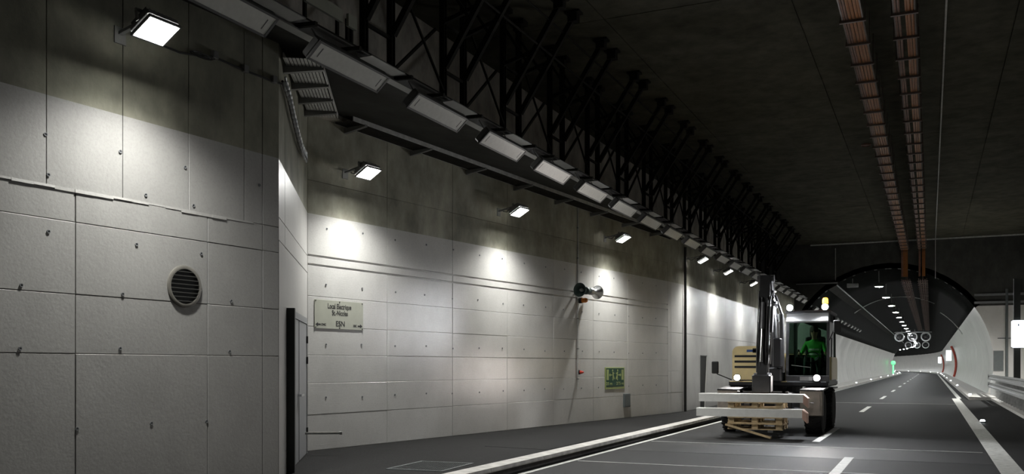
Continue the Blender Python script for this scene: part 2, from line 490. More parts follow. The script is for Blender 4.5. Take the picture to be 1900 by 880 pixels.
# ------------------------------------------------------------------ soffit slab, upper wall, ceiling, other walls
sb = MB()
vb = [-8, PORTAL]
for i in range(1):
    a, c = vb
    x0, x1 = -6.85, -10.9
    sb.hexa([(x0, a, slab_h(x0)), (x0, c, slab_h(x0)), (x1, c, slab_h(x1)), (x1, a, slab_h(x1)),
             (x0, a, slab_h(x0) + .14), (x0, c, slab_h(x0) + .14), (x1, c, slab_h(x1) + .14), (x1, a, slab_h(x1) + .14)])
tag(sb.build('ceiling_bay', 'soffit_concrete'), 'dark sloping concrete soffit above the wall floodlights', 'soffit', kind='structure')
uw = MB(); uw.box(-10.9, -9.7, -8, PORTAL, 6.1, CEIL)
tag(uw.build('wall_upper', 'upper_concrete'), 'dark brownish upper wall behind the steel shoring', 'wall', kind='structure')
ce = thing('ceiling', 'dark flat concrete ceiling of the widened tunnel hall', 'ceiling', kind='structure')
xs = [-10.9, -6.2, -2.5, 1.6, 5.6]; ys = [-8, 5.2, 18.2, 31.3, 44.2, PORTAL + .4]
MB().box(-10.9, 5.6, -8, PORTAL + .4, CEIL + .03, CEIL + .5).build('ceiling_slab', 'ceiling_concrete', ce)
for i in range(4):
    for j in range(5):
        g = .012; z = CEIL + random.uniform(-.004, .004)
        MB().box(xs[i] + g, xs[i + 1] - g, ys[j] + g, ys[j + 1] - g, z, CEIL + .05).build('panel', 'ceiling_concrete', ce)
tag(MB().box(5.4, 5.7, -8, PORTAL, 0, CEIL).build('wall_right', 'wall_paint_right'), 'concrete wall on the right side of the hall', 'wall', kind='structure')
tag(MB().box(-10.9, 5.7, -8.3, -8, 0, CEIL).build('wall_back', 'ceiling_concrete'), 'concrete end wall of the hall', 'wall', kind='structure')

# portal head wall with the arched opening
hw = MB(); NA = 48; A0 = math.asin(-VZ / VR)
arch = [(UC + VR * math.cos(a), VZ + VR * math.sin(a)) for a in [PI - A0 + (2 * A0 - PI) * i / NA for i in range(NA + 1)]]
def outer(p):
    dx, dz = p[0] - UC, p[1] - VZ
    k = 1e9
    if dx > 1e-6: k = min(k, (5.5 - UC) / dx)
    if dx < -1e-6: k = min(k, (-10.9 - UC) / dx)
    if dz > 1e-6: k = min(k, (CEIL + .02 - VZ) / dz)
    if dz < -1e-6: k = min(k, -VZ / dz)
    return (UC + dx * k, VZ + dz * k)
for i in range(NA):
    a, c = arch[i], arch[i + 1]; oa, oc = outer(a), outer(c)
    hw.hexa([(a[0], PORTAL, a[1]), (c[0], PORTAL, c[1]), (oc[0], PORTAL, oc[1]), (oa[0], PORTAL, oa[1]),
             (a[0], PORTAL + .5, a[1]), (c[0], PORTAL + .5, c[1]), (oc[0], PORTAL + .5, oc[1]), (oa[0], PORTAL + .5, oa[1])])
tag(hw.build('wall_portal', 'wall_paint_right'), 'head wall round the arched mouth of the narrower tunnel', 'wall', kind='structure')
# vault above the cladding
def arc_pts(z0, side, z1=None, n=10, r=VR):
    a0 = math.asin((z0 - VZ) / r); a1 = math.asin((z1 - VZ) / r)
    return [(side * r * math.cos(a0 + (a1 - a0) * i / n), VZ + r * math.sin(a0 + (a1 - a0) * i / n)) for i in range(n + 1)]
ZL, ZRT = 4.36, 5.0
prof = arc_pts(ZL - .1, -1, VZ + VR * .9999, 10) + list(reversed(arc_pts(ZRT - .1, 1, VZ + VR * .9999, 10)))
vm = MB(); sweep(vm, prof, VS)
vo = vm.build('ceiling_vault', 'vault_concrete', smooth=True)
vo.modifiers.new('thick', 'SOLIDIFY').thickness = -.3
tag(vo, 'black arched vault of the tunnel beyond the head wall', 'vault', kind='structure')
for side, nm, zt, lab in ((-1, 'wall_tunnel_left', ZL, 'white curved cladding wall on the left of the far tunnel'), (1, 'wall_tunnel_right', ZRT, 'white glossy curved cladding wall on the right of the far tunnel')):
    t = thing(nm, lab, 'wall', kind='structure')
    v = PORTAL + .02
    while v < VEND - 10:
        p = arc_pts(0, side, zt, 9, VR) + list(reversed(arc_pts(0, side, zt, 9, VR + .12)))
        mb = MB(); sweep(mb, p, [v + .02, v + 3.33, v + 6.66, v + 9.98], True)
        mb.build('panel', 'tunnel_paint', t, smooth=True)
        v += 10
# dark lip slab and cable duct along the left haunch of the vault
t = thing('cable_duct', 'dark cable duct shelf along the left haunch of the tunnel vault', 'duct')
mb = MB(); sweep(mb, [(-2.78, 6.42), (-2.78, 6.62), (-3.3, 6.36), (-3.25, 6.18)], VS[:16], True); mb.build('duct_body', 'soffit_concrete', t)
mb = MB(); sweep(mb, [(-2.76, 6.40), (-2.76, 6.46), (-2.80, 6.46), (-2.80, 6.40)], VS[:16], True); mb.build('duct_edge', 'galvanised', t)
mb = MB(); mb.box(-7.3, -4.95, PORTAL - .35, PORTAL, 6.5, 6.62); mb.build('lip_slab', 'soffit_concrete', t)
mb = MB(); mb.box(-7.3, -4.95, PORTAL - .38, PORTAL - .35, 6.5, 6.56); mb.build('lip_edge', 'galvanised', t)

# ------------------------------------------------------------------ floodlights on the left walls
def make_flood():
    t = thing('floodlight', '', 'floodlight')
    # local: wall face at y=0, room towards -y, origin at the mount
    tilt = Matrix.Translation((0, -.56, 0)) @ Matrix.Rotation(R(-28), 4, 'X')
    mb = MB(); mb.box(-.07, .07, -.012, 0, -.08, .10); mb.build('wall_plate', 'lamp_housing', t)
    mb = MB(); mb.bar((0, 0, .03), (0, -.52, .12), .05, .03); mb.bar((-.22, -.54, .12), (.22, -.54, .12), .03)
    mb.bar((-.215, -.54, .12), (-.215, -.56, .0), .008, .04); mb.bar((.215, -.54, .12), (.215, -.56, .0), .008, .04)
    mb.build('bracket', 'lamp_housing', t)
    mb = MB(); mb.bbox(-.2, .2, -.16, .16, -.03, .06, .02, tilt)
    h = mb.build('housing', 'lamp_housing', t)
    for k in range(7):
        f = MB(); f.box(-.17 + .052 * k, -.162 + .052 * k, -.13, .13, .06, .095, tilt); f.build('cooling_fin', 'lamp_housing', h)
    mb = MB(); mb.box(-.2, .2, -.165, -.15, -.06, -.03, tilt); mb.box(-.2, .2, .15, .165, -.06, -.03, tilt); mb.box(-.2, -.185, -.165, .165, -.06, -.03, tilt); mb.box(.185, .2, -.165, .165, -.06, -.03, tilt)
    mb.build('rim', 'lamp_housing', t)
    mb = MB(); mb.box(-.183, .183, -.148, .148, -.043, -.032, tilt); mb.build('lens', 'flood_lens', t)
    d = tilt.to_3x3() @ Vector((0, 0, -1))
    spot(t, tilt @ Vector((0, 0, -.09)), d, FLOOD_W, R(150), .95, (1., 1., .965), .1)
    mb = MB(); mb.tube([(0, -.36, .1), (.04, -.2, .0), (.1, -.06, .04), (.16, -.015, .1), (.4, -.015, .12)], .009, 6); mb.build('supply_cable', 'cable_black', t)
    return t
flood = make_flood(); first = True
FL = []
def put_flood(wall, s, label):
    global first
    p0, p1, _ = WALLS[wall]; L, rz, (dx, dy) = frame_of(p0, p1)
    o = flood if first else copy_tree(flood); first = False
    o.location = (p0[0] + dx * s / L, p0[1] + dy * s / L, 5.2); o.rotation_euler.z = rz
    o['label'] = label; o['group'] = 'floodlights along the left wall'
    FL.append(o)
put_flood('wall_left', sl(222), 'floodlight glaring above the panelled wall with the round vent')
def sbay(px): return on_wall(px, 500, BAY0, BAY1)[0]
put_flood('wall_bay', sbay(640), 'floodlight on the bay wall above the beige lettered sign')
put_flood('wall_bay', sbay(925), 'floodlight on the bay wall between the lettered sign and the horn loudspeakers')
put_flood('wall_bay', sbay(1122), 'floodlight on the bay wall above the green escape sign')
s2 = lambda px: on_wall(px, 500, W2A, W2B)[0]
put_flood('wall_far', max(.25, s2(1260)), 'floodlight right above the dark vertical wall joint')
put_flood('wall_far', s2(1323), 'floodlight over the far wall, next past the dark vertical joint')
put_flood('wall_far', s2(1373), 'floodlight over the far wall beside the excavator boom')
put_flood('wall_far', s2(1373) + 5.2, 'floodlight over the far wall hidden partly behind the excavator boom')

o = copy_tree(flood); o.location = (5.4, 51.0, 5.2); o.rotation_euler.z = -PI / 2
o['label'] = 'floodlight on the right wall shortly before the head wall'; o['group'] = 'floodlights of the hall'
for ch in o.children:
    if ch.type == 'LIGHT': ch.data = ch.data.copy(); ch.data.energy = 3000
# ------------------------------------------------------------------ unlit tube luminaires with their carrier rail
def make_tube_lamp():
    t = thing('tube_luminaire', '', 'luminaire')
    M = Matrix.Rotation(R(-42), 4, 'Y')          # face turned down towards the road (+x)
    mb = MB(); mb.bbox(-.13, .13, -.72, .72, -.02, .085, .018, M); mb.build('housing', 'lamp_rim', t)
    mb = MB(); mb.box(-.105, .105, -.69, .69, -.034, -.018, M); d = mb.build('diffuser', 'lamp_diffuser', t)
    for y in (-.6, .6):
        mb = MB(); mb.box(-.06, .06, y - .006, y + .006, -.036, -.033, M); mb.build('clip_mark', 'lamp_rim', d)
    mb = MB()
    for a, c, e, f in ((-.13, -.105, -.72, .72), (.105, .13, -.72, .72)): mb.box(a, c, e, f, -.04, -.018, M)
    for e, f in ((-.72, -.69), (.69, .72)): mb.box(-.13, .13, e, f, -.04, -.018, M)
    mb.build('rim', 'lamp_rim', t)
    for y in (-.45, .45):
        mb = MB(); mb.bar((-.04, y, .06), (-.2, y, .33), .03, .008); mb.build('hanger', 'lamp_rim', t)
    return t
tl = make_tube_lamp(); LU = -6.30; v0 = on_plane_z(640, 125, 5.22).y
n = 0
for i in range(-2, 21):
    v = v0 + 2.15 * i
    if v > PORTAL - 1: break
    o = tl if n == 0 else copy_tree(tl); n += 1
    o.location = (LU, v, 5.22)
    o['label'] = 'unlit grey tube luminaire in the long row under the soffit edge'; o['group'] = 'unlit tube luminaires along the soffit edge'
for i in range(12):                                # the row goes on along the vault
    v = PORTAL + 1.2 + 2.15 * i * 1.6
    o = copy_tree(tl); o.location = (LU - .02, v, 5.12)
    o['label'] = 'unlit tube luminaire on the far tunnel haunch past the head wall'; o['group'] = 'unlit tube luminaires inside the far tunnel'

rail = thing('carrier_rail', 'grey steel carrier rail with plates above the tube luminaires', 'rail')
mb = MB(); mb.box(-6.80, -6.72, -4, PORTAL, 5.55, 5.72); mb.box(-6.72, -6.66, -4, PORTAL, 5.55, 5.57); mb.box(-6.72, -6.66, -4, PORTAL, 5.70, 5.72)
mb.build('channel', 'lamp_housing', rail)
pm = MB(); pm.box(-.13, .13, -.40, .40, 0, .012); pme = pm.mesh('plate', 'lamp_housing')
am = MB(); am.bar((0, 0, 0), (.30, 0, -.02), .05, .05); ame = am.mesh('arm', 'dark_steel')
for i in range(-2, 21):
    v = v0 + 2.15 * i
    if v > PORTAL - 2: break
    inst(pme, 'plate', rail, (-6.55, v + 1.08, 5.578)); inst(ame, 'arm', rail, (-6.74, v - .45, 5.62)); inst(ame, 'arm', rail, (-6.74, v + .45, 5.62))

# ------------------------------------------------------------------ cable trays on the splay and bay walls
def wall_tray(name, label, wall, wd, drop, step, sm='tray_metal', s0=.05):
    p0, p1, _ = WALLS[wall]; L, rz, (dx, dy) = frame_of(p0, p1)
    t = thing(name, label, 'cable tray', (p0[0], p0[1], 0), rz)
    h0, h1 = slab_h(p0[0]) - drop, slab_h(p1[0]) - drop
    H = lambda s: h0 + (h1 - h0) * s / L
    def long_bar(y0, y1, z0, z1, nm, m):
        mb = MB(); mb.hexa([(s0, y0, H(s0) + z0), (L, y0, h1 + z0), (L, y1, h1 + z0), (s0, y1, H(s0) + z0), (s0, y0, H(s0) + z1), (L, y0, h1 + z1), (L, y1, h1 + z1), (s0, y1, H(s0) + z1)])
        return mb.build(nm, m, t)
    k = 9
    for i in range(k):
        y = -.06 - (wd - .08) * (i + .5) / k
        long_bar(y - .018, y + .018, 0, .006, 'strip', sm)
    long_bar(-.06, -.045, 0, .07, 'side_rail', 'tray_metal'); long_bar(-wd - .012, -wd + .004, -.01, .07, 'side_rail', 'tray_metal')
    s = max(step * .5, s0 + .1)
    while s < L:
        mb = MB(); z = H(s)
        mb.prism([(0, z - .10), (-wd - .02, z - .04), (-wd - .02, z - .002), (0, z - .002)], s - .035, s + .035, 'x')
        mb.build('bracket', 'lamp_housing', t); s += step
    return t
wall_tray('cable_tray', 'perforated metal cable tray on stout brackets above the grey double door', 'wall_splay', .52, .17, 1.05)
wall_tray('cable_tray', 'thin edged cable tray high along the bay wall under the soffit', 'wall_bay', .5, .15, 1.9, 'dark_steel', .62)

# ------------------------------------------------------------------ steel shoring above the soffit
PU, AU = -7.87, -6.64
def make_trestle():
    t = thing('shoring_trestle', '', 'shoring')
    zb = slab_h(PU) + .165
    for y in (0, .77):
        mb = MB(); mb.box(PU - .12, PU + .12, y - .12, y + .12, zb, zb + .025); mb.build('base_plate', 'dark_steel', t)
        mb = MB(); mb.box(PU - .05, PU + .05, y - .05, y - .035, zb, CEIL - .14); mb.box(PU - .05, PU + .05, y + .035, y + .05, zb, CEIL - .14); mb.box(PU - .01, PU + .01, y - .04, y + .04, zb, CEIL - .14)
        mb.build('post', 'dark_steel', t)
        mb = MB(); mb.box(PU - .09, PU + .09, y - .09, y + .09, CEIL - .22, CEIL - .1); mb.box(PU - .16, PU + .16, y - .13, y + .13, CEIL - .1, CEIL - .005); mb.build('head_plate', 'dark_steel', t)
        mb = MB(); mb.bar((PU + .04, y, 6.95), (AU, y, CEIL - .12), .085, .10); mb.build('inclined_strut', 'dark_steel', t)
        mb = MB(); mb.box(AU - .1, AU + .1, y - .09, y + .09, CEIL - .22, CEIL - .05); mb.box(AU - .16, AU + .16, y - .12, y + .12, CEIL - .05, CEIL - .005); mb.build('head_plate', 'dark_steel', t)
        mb = MB(); mb.bar((PU, y, 7.75), (AU - .5, y, 7.95), .07); mb.build('tie', 'dark_steel', t)
        mb = MB(); mb.bar((PU, y, 8.55), (-7.35, y, 7.75), .05); mb.build('brace', 'dark_steel', t)
    for z in (6.9, 7.75):
        mb = MB(); mb.bar((PU, 0, z), (PU, .77, z), .05); mb.build('tie', 'dark_steel', t)
    mb = MB(); mb.bar((PU - .08, .77, 6.3), (PU - .08, 2.36, 7.6), .045); mb.build('brace', 'dark_steel', t)
    mb = MB(); mb.bar((PU + .08, .77, 8.0), (PU + .08, 2.36, 6.5), .035); mb.build('brace', 'dark_steel', t)
    return t
tr_ = make_trestle()
for i in range(17):
    o = tr_ if i == 0 else copy_tree(tr_)
    o.location = (0, 11.78 + 2.5 * i, 0)
    o['label'] = 'black steel shoring trestle propping the ceiling above the soffit'; o['group'] = 'steel shoring trestles above the soffit'
for x, z, lab in ((-7.1, 8.05, 'thin dark pipe running through the shoring struts low down'), (-6.86, 8.5, 'thin dark pipe running through the shoring struts just below the ceiling')):
    mb = MB(); mb.tube([(x, 9, z), (x, 54, z)], .022, 6); tag(mb.build('rail_pipe', 'dark_steel'), lab, 'pipe')
for a, c, lab in ((9.45, 10.25, 'longer pale board held on stubs above the soffit edge'), (10.38, 10.58, 'short pale board end held on a stub above the soffit edge')):
    t = thing('edge_board', lab, 'board', (-7.2, a, slab_h(-7.2) + .165))
    mb = MB(); mb.box(-.02, .02, 0, c - a, .33, .5); mb.build('board', 'sign_plate', t)
    for y in (.05, c - a - .05):
        mb = MB(); mb.bar((-.04, y, 0), (-.04, y, .45), .04); mb.build('stub', 'dark_steel', t)

# ------------------------------------------------------------------ ceiling cable trays, conduit, ceiling bits
def ceiling_tray(label, u, wd, cabs):
    t = thing('ceiling_cable_tray', label, 'cable tray', (u, 0, 0))
    z = 8.28; ya, yb = 8.0, PORTAL - .25
    for s in (-1, 1):
        mb = MB(); mb.box(s * wd / 2 - .012, s * wd / 2 + .012, ya, yb, z, z + .09); mb.build('side_rail', 'tray_brown', t)
    rm = MB(); rm.box(-wd / 2 - .06, wd / 2 + .06, -.028, .028, -.045, 0); rme = rm.mesh('rung', 'tray_brown')
    hm = MB(); hm.box(-wd / 2 - .05, -wd / 2 - .03, -.012, .012, -.02, CEIL - z); hme = hm.mesh('hanger', 'tray_brown')
    y = 9.0
    while y < yb:
        inst(rme, 'rung', t, (0, y, z)); inst(hme, 'hanger', t, (0, y, z)); inst(hme, 'hanger', t, (wd + .08, y, z)); y += 1.38
    for x, r, m in cabs:
        p = [(x, ya, z + r)]
        yy = ya
        while yy < yb - 1:
            yy += 1.38; p.append((x + random.uniform(-.004, .004), yy, z + r + random.uniform(-.004, .004)))
        p += [(x, yb, z + r), (x, yb + .06, z - .15), (x, yb + .06, 6.75)]
        mb = MB(); mb.tube(p, r, 6); mb.build('cable', m, t, smooth=True)
    return t
ceiling_tray('ceiling cable tray with tightly packed orange cables', -1.36, .36, [(-.15, .02, 'cable_brown'), (-.10, .022, 'cable_brown'), (-.045, .03, 'cable_orange'), (.02, .03, 'cable_orange'), (.085, .03, 'cable_orange'), (.145, .028, 'cable_orange')])
ceiling_tray('ceiling cable tray with a gap between dark and orange cables', -.45, .36, [(-.15, .024, 'cable_brown'), (-.095, .024, 'cable_brown'), (.03, .026, 'cable_orange'), (.085, .026, 'cable_orange'), (.14, .026, 'cable_orange')])
for u, lab in ((-1.3, 'dim cable ladder on the vault crown, the one nearer the row of round lamps'), (-.42, 'dim cable ladder on the vault crown, the one farther from the row of round lamps')):
    t = thing('vault_cable_ladder', lab, 'cable tray', (u, 0, 0)); wd = .42; z = 6.55
    for s in (-1, 1):
        mb = MB(); mb.box(s * wd / 2 - .015, s * wd / 2 + .015, PORTAL, 138, z, z + .1); mb.build('side_rail', 'tray_brown', t)
    rm = MB(); rm.box(-wd / 2 - .07, wd / 2 + .07, -.05, .05, -.05, 0); rme = rm.mesh('rung', 'tray_brown')
    hm = MB(); hm.box(-.012, .012, -.012, .012, 0, .62); hme = hm.mesh('hanger', 'tray_brown')
    for i in range(54): inst(rme, 'rung', t, (0, PORTAL + .4 + 1.5 * i, z)); inst(hme, 'hanger', t, (0, PORTAL + .4 + 1.5 * i, z + .02))
    for x in (-.12, 0, .12):
        mb = MB(); mb.tube([(x, PORTAL, z + .03), (x, 138, z + .03)], .03, 6); mb.build('cable', 'cable_brown', t)
mb = MB(); mb.tube([(.30, 6, CEIL - .035), (.24, PORTAL - .1, CEIL - .035), (.24, PORTAL - .08, 6.6)], .022, 6)
tag(mb.build('ceiling_conduit', 'tray_metal'), 'thin pale conduit running straight along the dark ceiling', 'conduit')
p = on_plane_z(1607, 268, CEIL)
mb = MB(); mb.lathe([(.16, 0), (.16, -.03), (.13, -.05), (.13, -.03)], Matrix.Translation((p.x, p.y, CEIL)), 16)
tag(mb.build('ceiling_ring', 'cable_brown'), 'small brown ring fitting on the dark ceiling', 'fitting')
# pale channel across the ceiling end
mb = MB(); mb.box(-6.5, 5.35, PORTAL - .14, PORTAL, CEIL - .1, CEIL - .03)
tag(mb.build('ceiling_channel', 'tray_metal'), 'pale channel across the ceiling edge over the head wall', 'channel')
mb = MB(); mb.tube([(-5.1, PORTAL - .05, 6.7), (-5.1, PORTAL - .05, 8.6)], .025, 6)
tag(mb.build('portal_conduit', 'tray_metal'), 'thin vertical conduit on the dark head wall', 'conduit')

# ------------------------------------------------------------------ round vent on the left wall
p0, p1, _ = WALLS['wall_left']; L, rz, (dx, dy) = frame_of(p0, p1)
s, h = on_wall(342, 532, p0, p1)
vt = thing('round_vent', 'round louvred air vent with a metal rim on the left wall', 'vent', (p0[0] + dx * s / L, p0[1] + dy * s / L, h), rz)
M = Matrix.Rotation(PI / 2, 4, 'X')
rv = .245
mb = MB(); mb.lathe([(rv - .035, -.0), (rv, 0), (rv, .012), (rv - .02, .022), (rv - .042, .02), (rv - .042, 0)], M, 40); mb.build('rim', 'vent_ring', vt, True)
mb = MB(); mb.lathe([(rv - .03, .001), (rv - .03, .006)], M, 32); mb.build('backing', 'recess_shade', vt)  # black disc paints the shaded interior behind the slats
for i in range(8):
    z = -.17 + i * .0485; hw_ = math.sqrt(max(0, (rv - .04) ** 2 - z * z))
    mb = MB(); mb.hexa([(-hw_, -.02, z - .005), (hw_, -.02, z - .005), (hw_, -.009, z - .002), (-hw_, -.009, z - .002), (-hw_, -.02, z + .006), (hw_, -.02, z + .006), (hw_, -.009, z + .008), (-hw_, -.009, z + .008)])
    mb.build('slat', 'vent_slat', vt)

# ------------------------------------------------------------------ cable on the left wall with junction clips
t = thing('wall_cable', 'dark cable clipped along the left wall, hanging down past the corner', 'cable', (p0[0], p0[1], 0), rz)
pts = [(*on_wall(x, y, p0, p1),) for x, y in ((285, 80), (330, 98), (365, 104), (395, 107), (452, 132), (505, 152), (519, 156))]
mb = MB(); mb.tube([(a, -.03, c) for a, c in pts], .014, 6); mb.build('cable_run', 'cable_black', t)
lp = []
for k in range(26):
    a = k * .5; lp.append((pts[2][0] + .02 + .16 * math.cos(a), -.03 - .003 * k, pts[2][1] + .025 * math.sin(a)))
mb = MB(); mb.tube(lp, .007, 5); mb.build('slack_loop', 'cable_black', t)
for i in (3, 4, 5):
    mb = MB(); mb.bbox(pts[i][0] - .04, pts[i][0] + .04, -.06, 0, pts[i][1] - .02, pts[i][1] + .07, .006); mb.build('clip_box', 'lamp_housing', t)
q0, q1, _ = WALLS['wall_splay']; Lq, rq, (qx, qy) = frame_of(q0, q1)
t = thing('hanging_chain', 'drooping chained cable on the splayed wall above the double door', 'chain', (q0[0], q0[1], 0), rq)
cp = [Vector((.05, -.04, on_wall(521, 158, q0, q1)[1]))] + [Vector((on_wall(x, y, q0, q1)[0], -.05, on_wall(x, y, q0, q1)[1])) for x, y in ((528, 185), (536, 220), (545, 255), (553, 280), (560, 292))]
mb = MB(); mb.tube(cp, .018, 6); mb.build('cable_run', 'cable_black', t)
for i in range(len(cp) - 1):
    for k in range(4):
        c = cp[i].lerp(cp[i + 1], (k + .5) / 4)
        ring = [c + Vector((.075 * math.cos(a), -.03, .09 * math.sin(a))) for a in [2 * PI * j / 8 for j in range(9)]]
        mb = MB(); mb.tube(ring, .014, 5, False); mb.build('link', 'galvanised', t)

# ------------------------------------------------------------------ double door on the splayed face
sA, _ = on_wall(532, 700, q0, q1); sB, _ = on_wall(566, 700, q0, q1); sB = min(sB, Lq - .12)
dr = thing('door_1', 'grey steel double door with dark frame in the splayed wall', 'door', (q0[0], q0[1], 0), rq, kind='structure')
zt = 2.47
mb = MB(); mb.box(sA, sA + .12, -.11, 0, PAV, zt); mb.build('frame_jamb', 'frame_dark', dr)
mb = MB(); mb.box(sA + .12, sB, -.04, 0, zt - .10, zt); mb.build('frame_head', 'grey_paint', dr)
mb = MB(); mb.box(sB - .06, sB, -.04, 0, PAV, zt - .1); mb.build('frame_jamb', 'grey_paint', dr)
mid = (sA + .12 + sB - .06) / 2
for a, c in ((sA + .125, mid - .004), (mid + .004, sB - .065)):
    mb = MB(); mb.bbox(a, c, -.03, -.005, PAV + .01, zt - .105, .004); lf = mb.build('door_leaf', 'grey_paint', dr)
    hx = a if a < mid - .5 else c - .06
    for z in (.55, 1.75, 2.1):
        k = MB(); k.box(hx, hx + .06, -.06, -.03, z - .06, z + .06); k.build('hinge', 'black_plastic', lf)
mb = MB(); mb.bar((mid - .12, -.03, 1.2), (mid - .12, -.09, 1.2), .03); mb.bar((mid - .26, -.08, 1.2), (mid + .2, -.08, 1.2), .035); mb.build('handle', 'chrome', dr)
mb = MB(); mb.box(mid - .14, mid - .10, -.04, -.03, 1.02, 1.26); mb.build('lock_plate', 'chrome', dr)
mb = MB(); mb.box(mid - .012, mid + .012, -.036, -.03, PAV + .02, zt - .11); mb.build('astragal', 'frame_dark', dr)
mb = MB(); mb.bar((sB - .3, -.03, .52), (sB - .3, -.62, .52), .035); mb.box(sB - .33, sB - .27, -.64, -.6, .495, .545); mb.build('stay_bar', 'tray_metal', dr)

# ------------------------------------------------------------------ lettered sign on the bay wall
b0, b1, _ = WALLS['wall_bay']; Lb_, rb, (bx, by) = frame_of(b0, b1)
def bay(s, z, off=0.):
    n = Vector((by, -bx, 0)).normalized()
    return Vector((b0[0] + bx * s / Lb_, b0[1] + by * s / Lb_, z)) + n * off
sa, za = on_wall(583, 555, b0, b1); sb_, zb_ = on_wall(673, 611, b0, b1); _, zc = on_wall(583, 609, b0, b1)
W_, H_ = sb_ - sa, za - zc
sg = thing('lettered_sign', 'beige lettered sign plate screwed to the white bay wall', 'sign', bay((sa + sb_) / 2, (za + zc) / 2, -.0105), rb)
mb = MB(); mb.bbox(-W_ / 2, W_ / 2, -.0205, -.0145, -H_ / 2, H_ / 2, .002); mb.build('plate', 'sign_plate', sg)
text('Local Electrique', H_ * .25, 'letter_black', sg, (.0, -.022, H_ * .29), W_ * .52 / (H_ * .25 * 6.9))
text('St.-Nicolas', H_ * .25, 'letter_black', sg, (.01, -.022, H_ * .06), W_ * .36 / (H_ * .25 * 4.75))
text('ESN', H_ * .27, 'letter_black', sg, (.02, -.022, -H_ * .32), W_ * .215 / (H_ * .27 * 1.95))
text('CNC', H_ * .11, 'letter_black', sg, (-W_ * .325, -.022, -H_ * .36), 1.0)
text('ESC', H_ * .11, 'letter_black', sg, (W_ * .325, -.022, -H_ * .36), 1.0)
for sgn, cx in ((-1, -W_ * .435), (1, W_ * .435)):
    a = .05 * W_; hh = .035 * H_
    mb = MB(); mb.prism([(cx + sgn * a * .95, -H_ * .36), (cx, -H_ * .36 + 2.0 * hh), (cx, -H_ * .36 + .7 * hh), (cx - sgn * a, -H_ * .36 + .7 * hh), (cx - sgn * a, -H_ * .36 - .7 * hh), (cx, -H_ * .36 - .7 * hh), (cx, -H_ * .36 - 2.0 * hh)], -.0235, -.02, 'y')
    mb.build('arrow', 'letter_black', sg)
for x in (-.48, 0, .48):
    for z in (-.46, .46):
        mb = MB(); mb.lathe([(.012, 0), (.012, .006), (.006, .009)], Matrix.Translation((x * W_, -.02, z * H_)) @ Matrix.Rotation(PI / 2, 4, 'X'), 8); mb.build('screw', 'black_plastic', sg)

# ------------------------------------------------------------------ escape sign
sa, za = on_wall(1122, 684, b0, b1); sb_, _ = on_wall(1158, 720, b0, b1); _, zc = on_wall(1122, 725, b0, b1)
W_, H_ = sb_ - sa, za - zc
eg = thing('escape_sign', 'green and yellow escape route sign with two running figures', 'sign', bay((sa + sb_) / 2, (za + zc) / 2 + .03), rb)
mb = MB(); mb.bbox(-W_ / 2, W_ / 2, -.015, 0, -H_ / 2, H_ / 2, .004); mb.build('plate', 'sign_yellow', eg)
mb = MB(); mb.box(-W_ * .455, W_ * .46, -.018, -.0145, -H_ * .39, H_ * .46); mb.build('green_field', 'sign_green', eg)
for sgn in (-1, 1):
    X = lambda x: sgn * x * W_
    mb = MB(); a, c = sorted((X(.33), X(.43))); mb.box(a, c, -.0205, -.018, -H_ * .08, H_ * .40); mb.build('door_symbol', 'sign_yellow', eg)
    def blk(poly):
        q = [(X(x), z * H_) for x, z in poly]
        return q
    mb = MB()
    mb.prism(blk([(.13 + .028 * math.cos(a), .36 + .045 * math.sin(a)) for a in [2 * PI * i / 10 for i in range(10)]]), -.0205, -.018, 'y')
    mb.prism(blk([(.145, .30), (.085, .28), (.075, .10), (.125, .10)]), -.0205, -.018, 'y')
    mb.prism(blk([(.12, .12), (.075, .12), (.03, .0), (.05, -.06), (.075, -.04)]), -.0205, -.018, 'y')
    mb.prism(blk([(.125, .12), (.09, .12), (.105, -.02), (.10, -.10), (.135, -.10)]), -.0205, -.018, 'y')
    mb.prism(blk([(.14, .29), (.12, .25), (.04, .20), (.03, .23)]), -.0205, -.018, 'y')
    mb.build('running_figure', 'sign_yellow', eg)
    mb = MB(); mb.prism(blk([(.31, .15), (.25, .23), (.25, .175), (.15, .175), (.15, .125), (.25, .125), (.25, .07)]), -.0205, -.018, 'y'); mb.build('arrow', 'sign_yellow', eg)
text('25 m', H_ * .2, 'sign_yellow', eg, (-W_ * .3, -.021, -H_ * .25), 1.5, 'distance_text')
text('275 m', H_ * .2, 'sign_yellow', eg, (W_ * .25, -.021, -H_ * .25), 1.5, 'distance_text')

# ------------------------------------------------------------------ junction box, conduit, loudspeakers, beacon, call point
sa, za = on_wall(1156, 731, b0, b1); sb_, _ = on_wall(1167, 750, b0, b1); _, zc = on_wall(1156, 756, b0, b1)
jb = thing('junction_box', 'flat dark grey junction box below the escape sign', 'junction box', bay((sa + sb_) / 2, (za + zc) / 2), rb)
w_, h_ = (sb_ - sa) / 2, (za - zc) / 2
mb = MB(); mb.bbox(-w_, w_, -.05, 0, -h_, h_, .006); mb.build('box_body', 'box_grey', jb)
mb = MB(); mb.bbox(-w_ + .02, w_ - .02, -.06, -.05, -h_ + .02, h_ - .02, .004); mb.build('lid', 'box_grey', jb)
sc_, _ = on_wall(1071, 540, b0, b1); zh = on_wall(1071, 541, b0, b1)[1]; ztop = on_wall(1071, 372, b0, b1)[1]; zlow = on_wall(1075, 691, b0, b1)[1]
cd = thing('wall_conduit', 'thin vertical conduit on the bay wall feeding the loudspeakers', 'conduit', bay(sc_, 0), rb)
mb = MB(); mb.tube([(0, -.02, PAV + .9), (0, -.02, min(ztop, slab_h(bay(sc_, 0).x) - .05))], .014, 6); mb.build('pipe', 'tray_metal', cd)
for k in range(6):
    z = 1.3 + .8 * k; mb = MB(); mb.box(-.03, .03, -.04, 0, z, z + .03); mb.build('clamp', 'lamp_housing', cd)
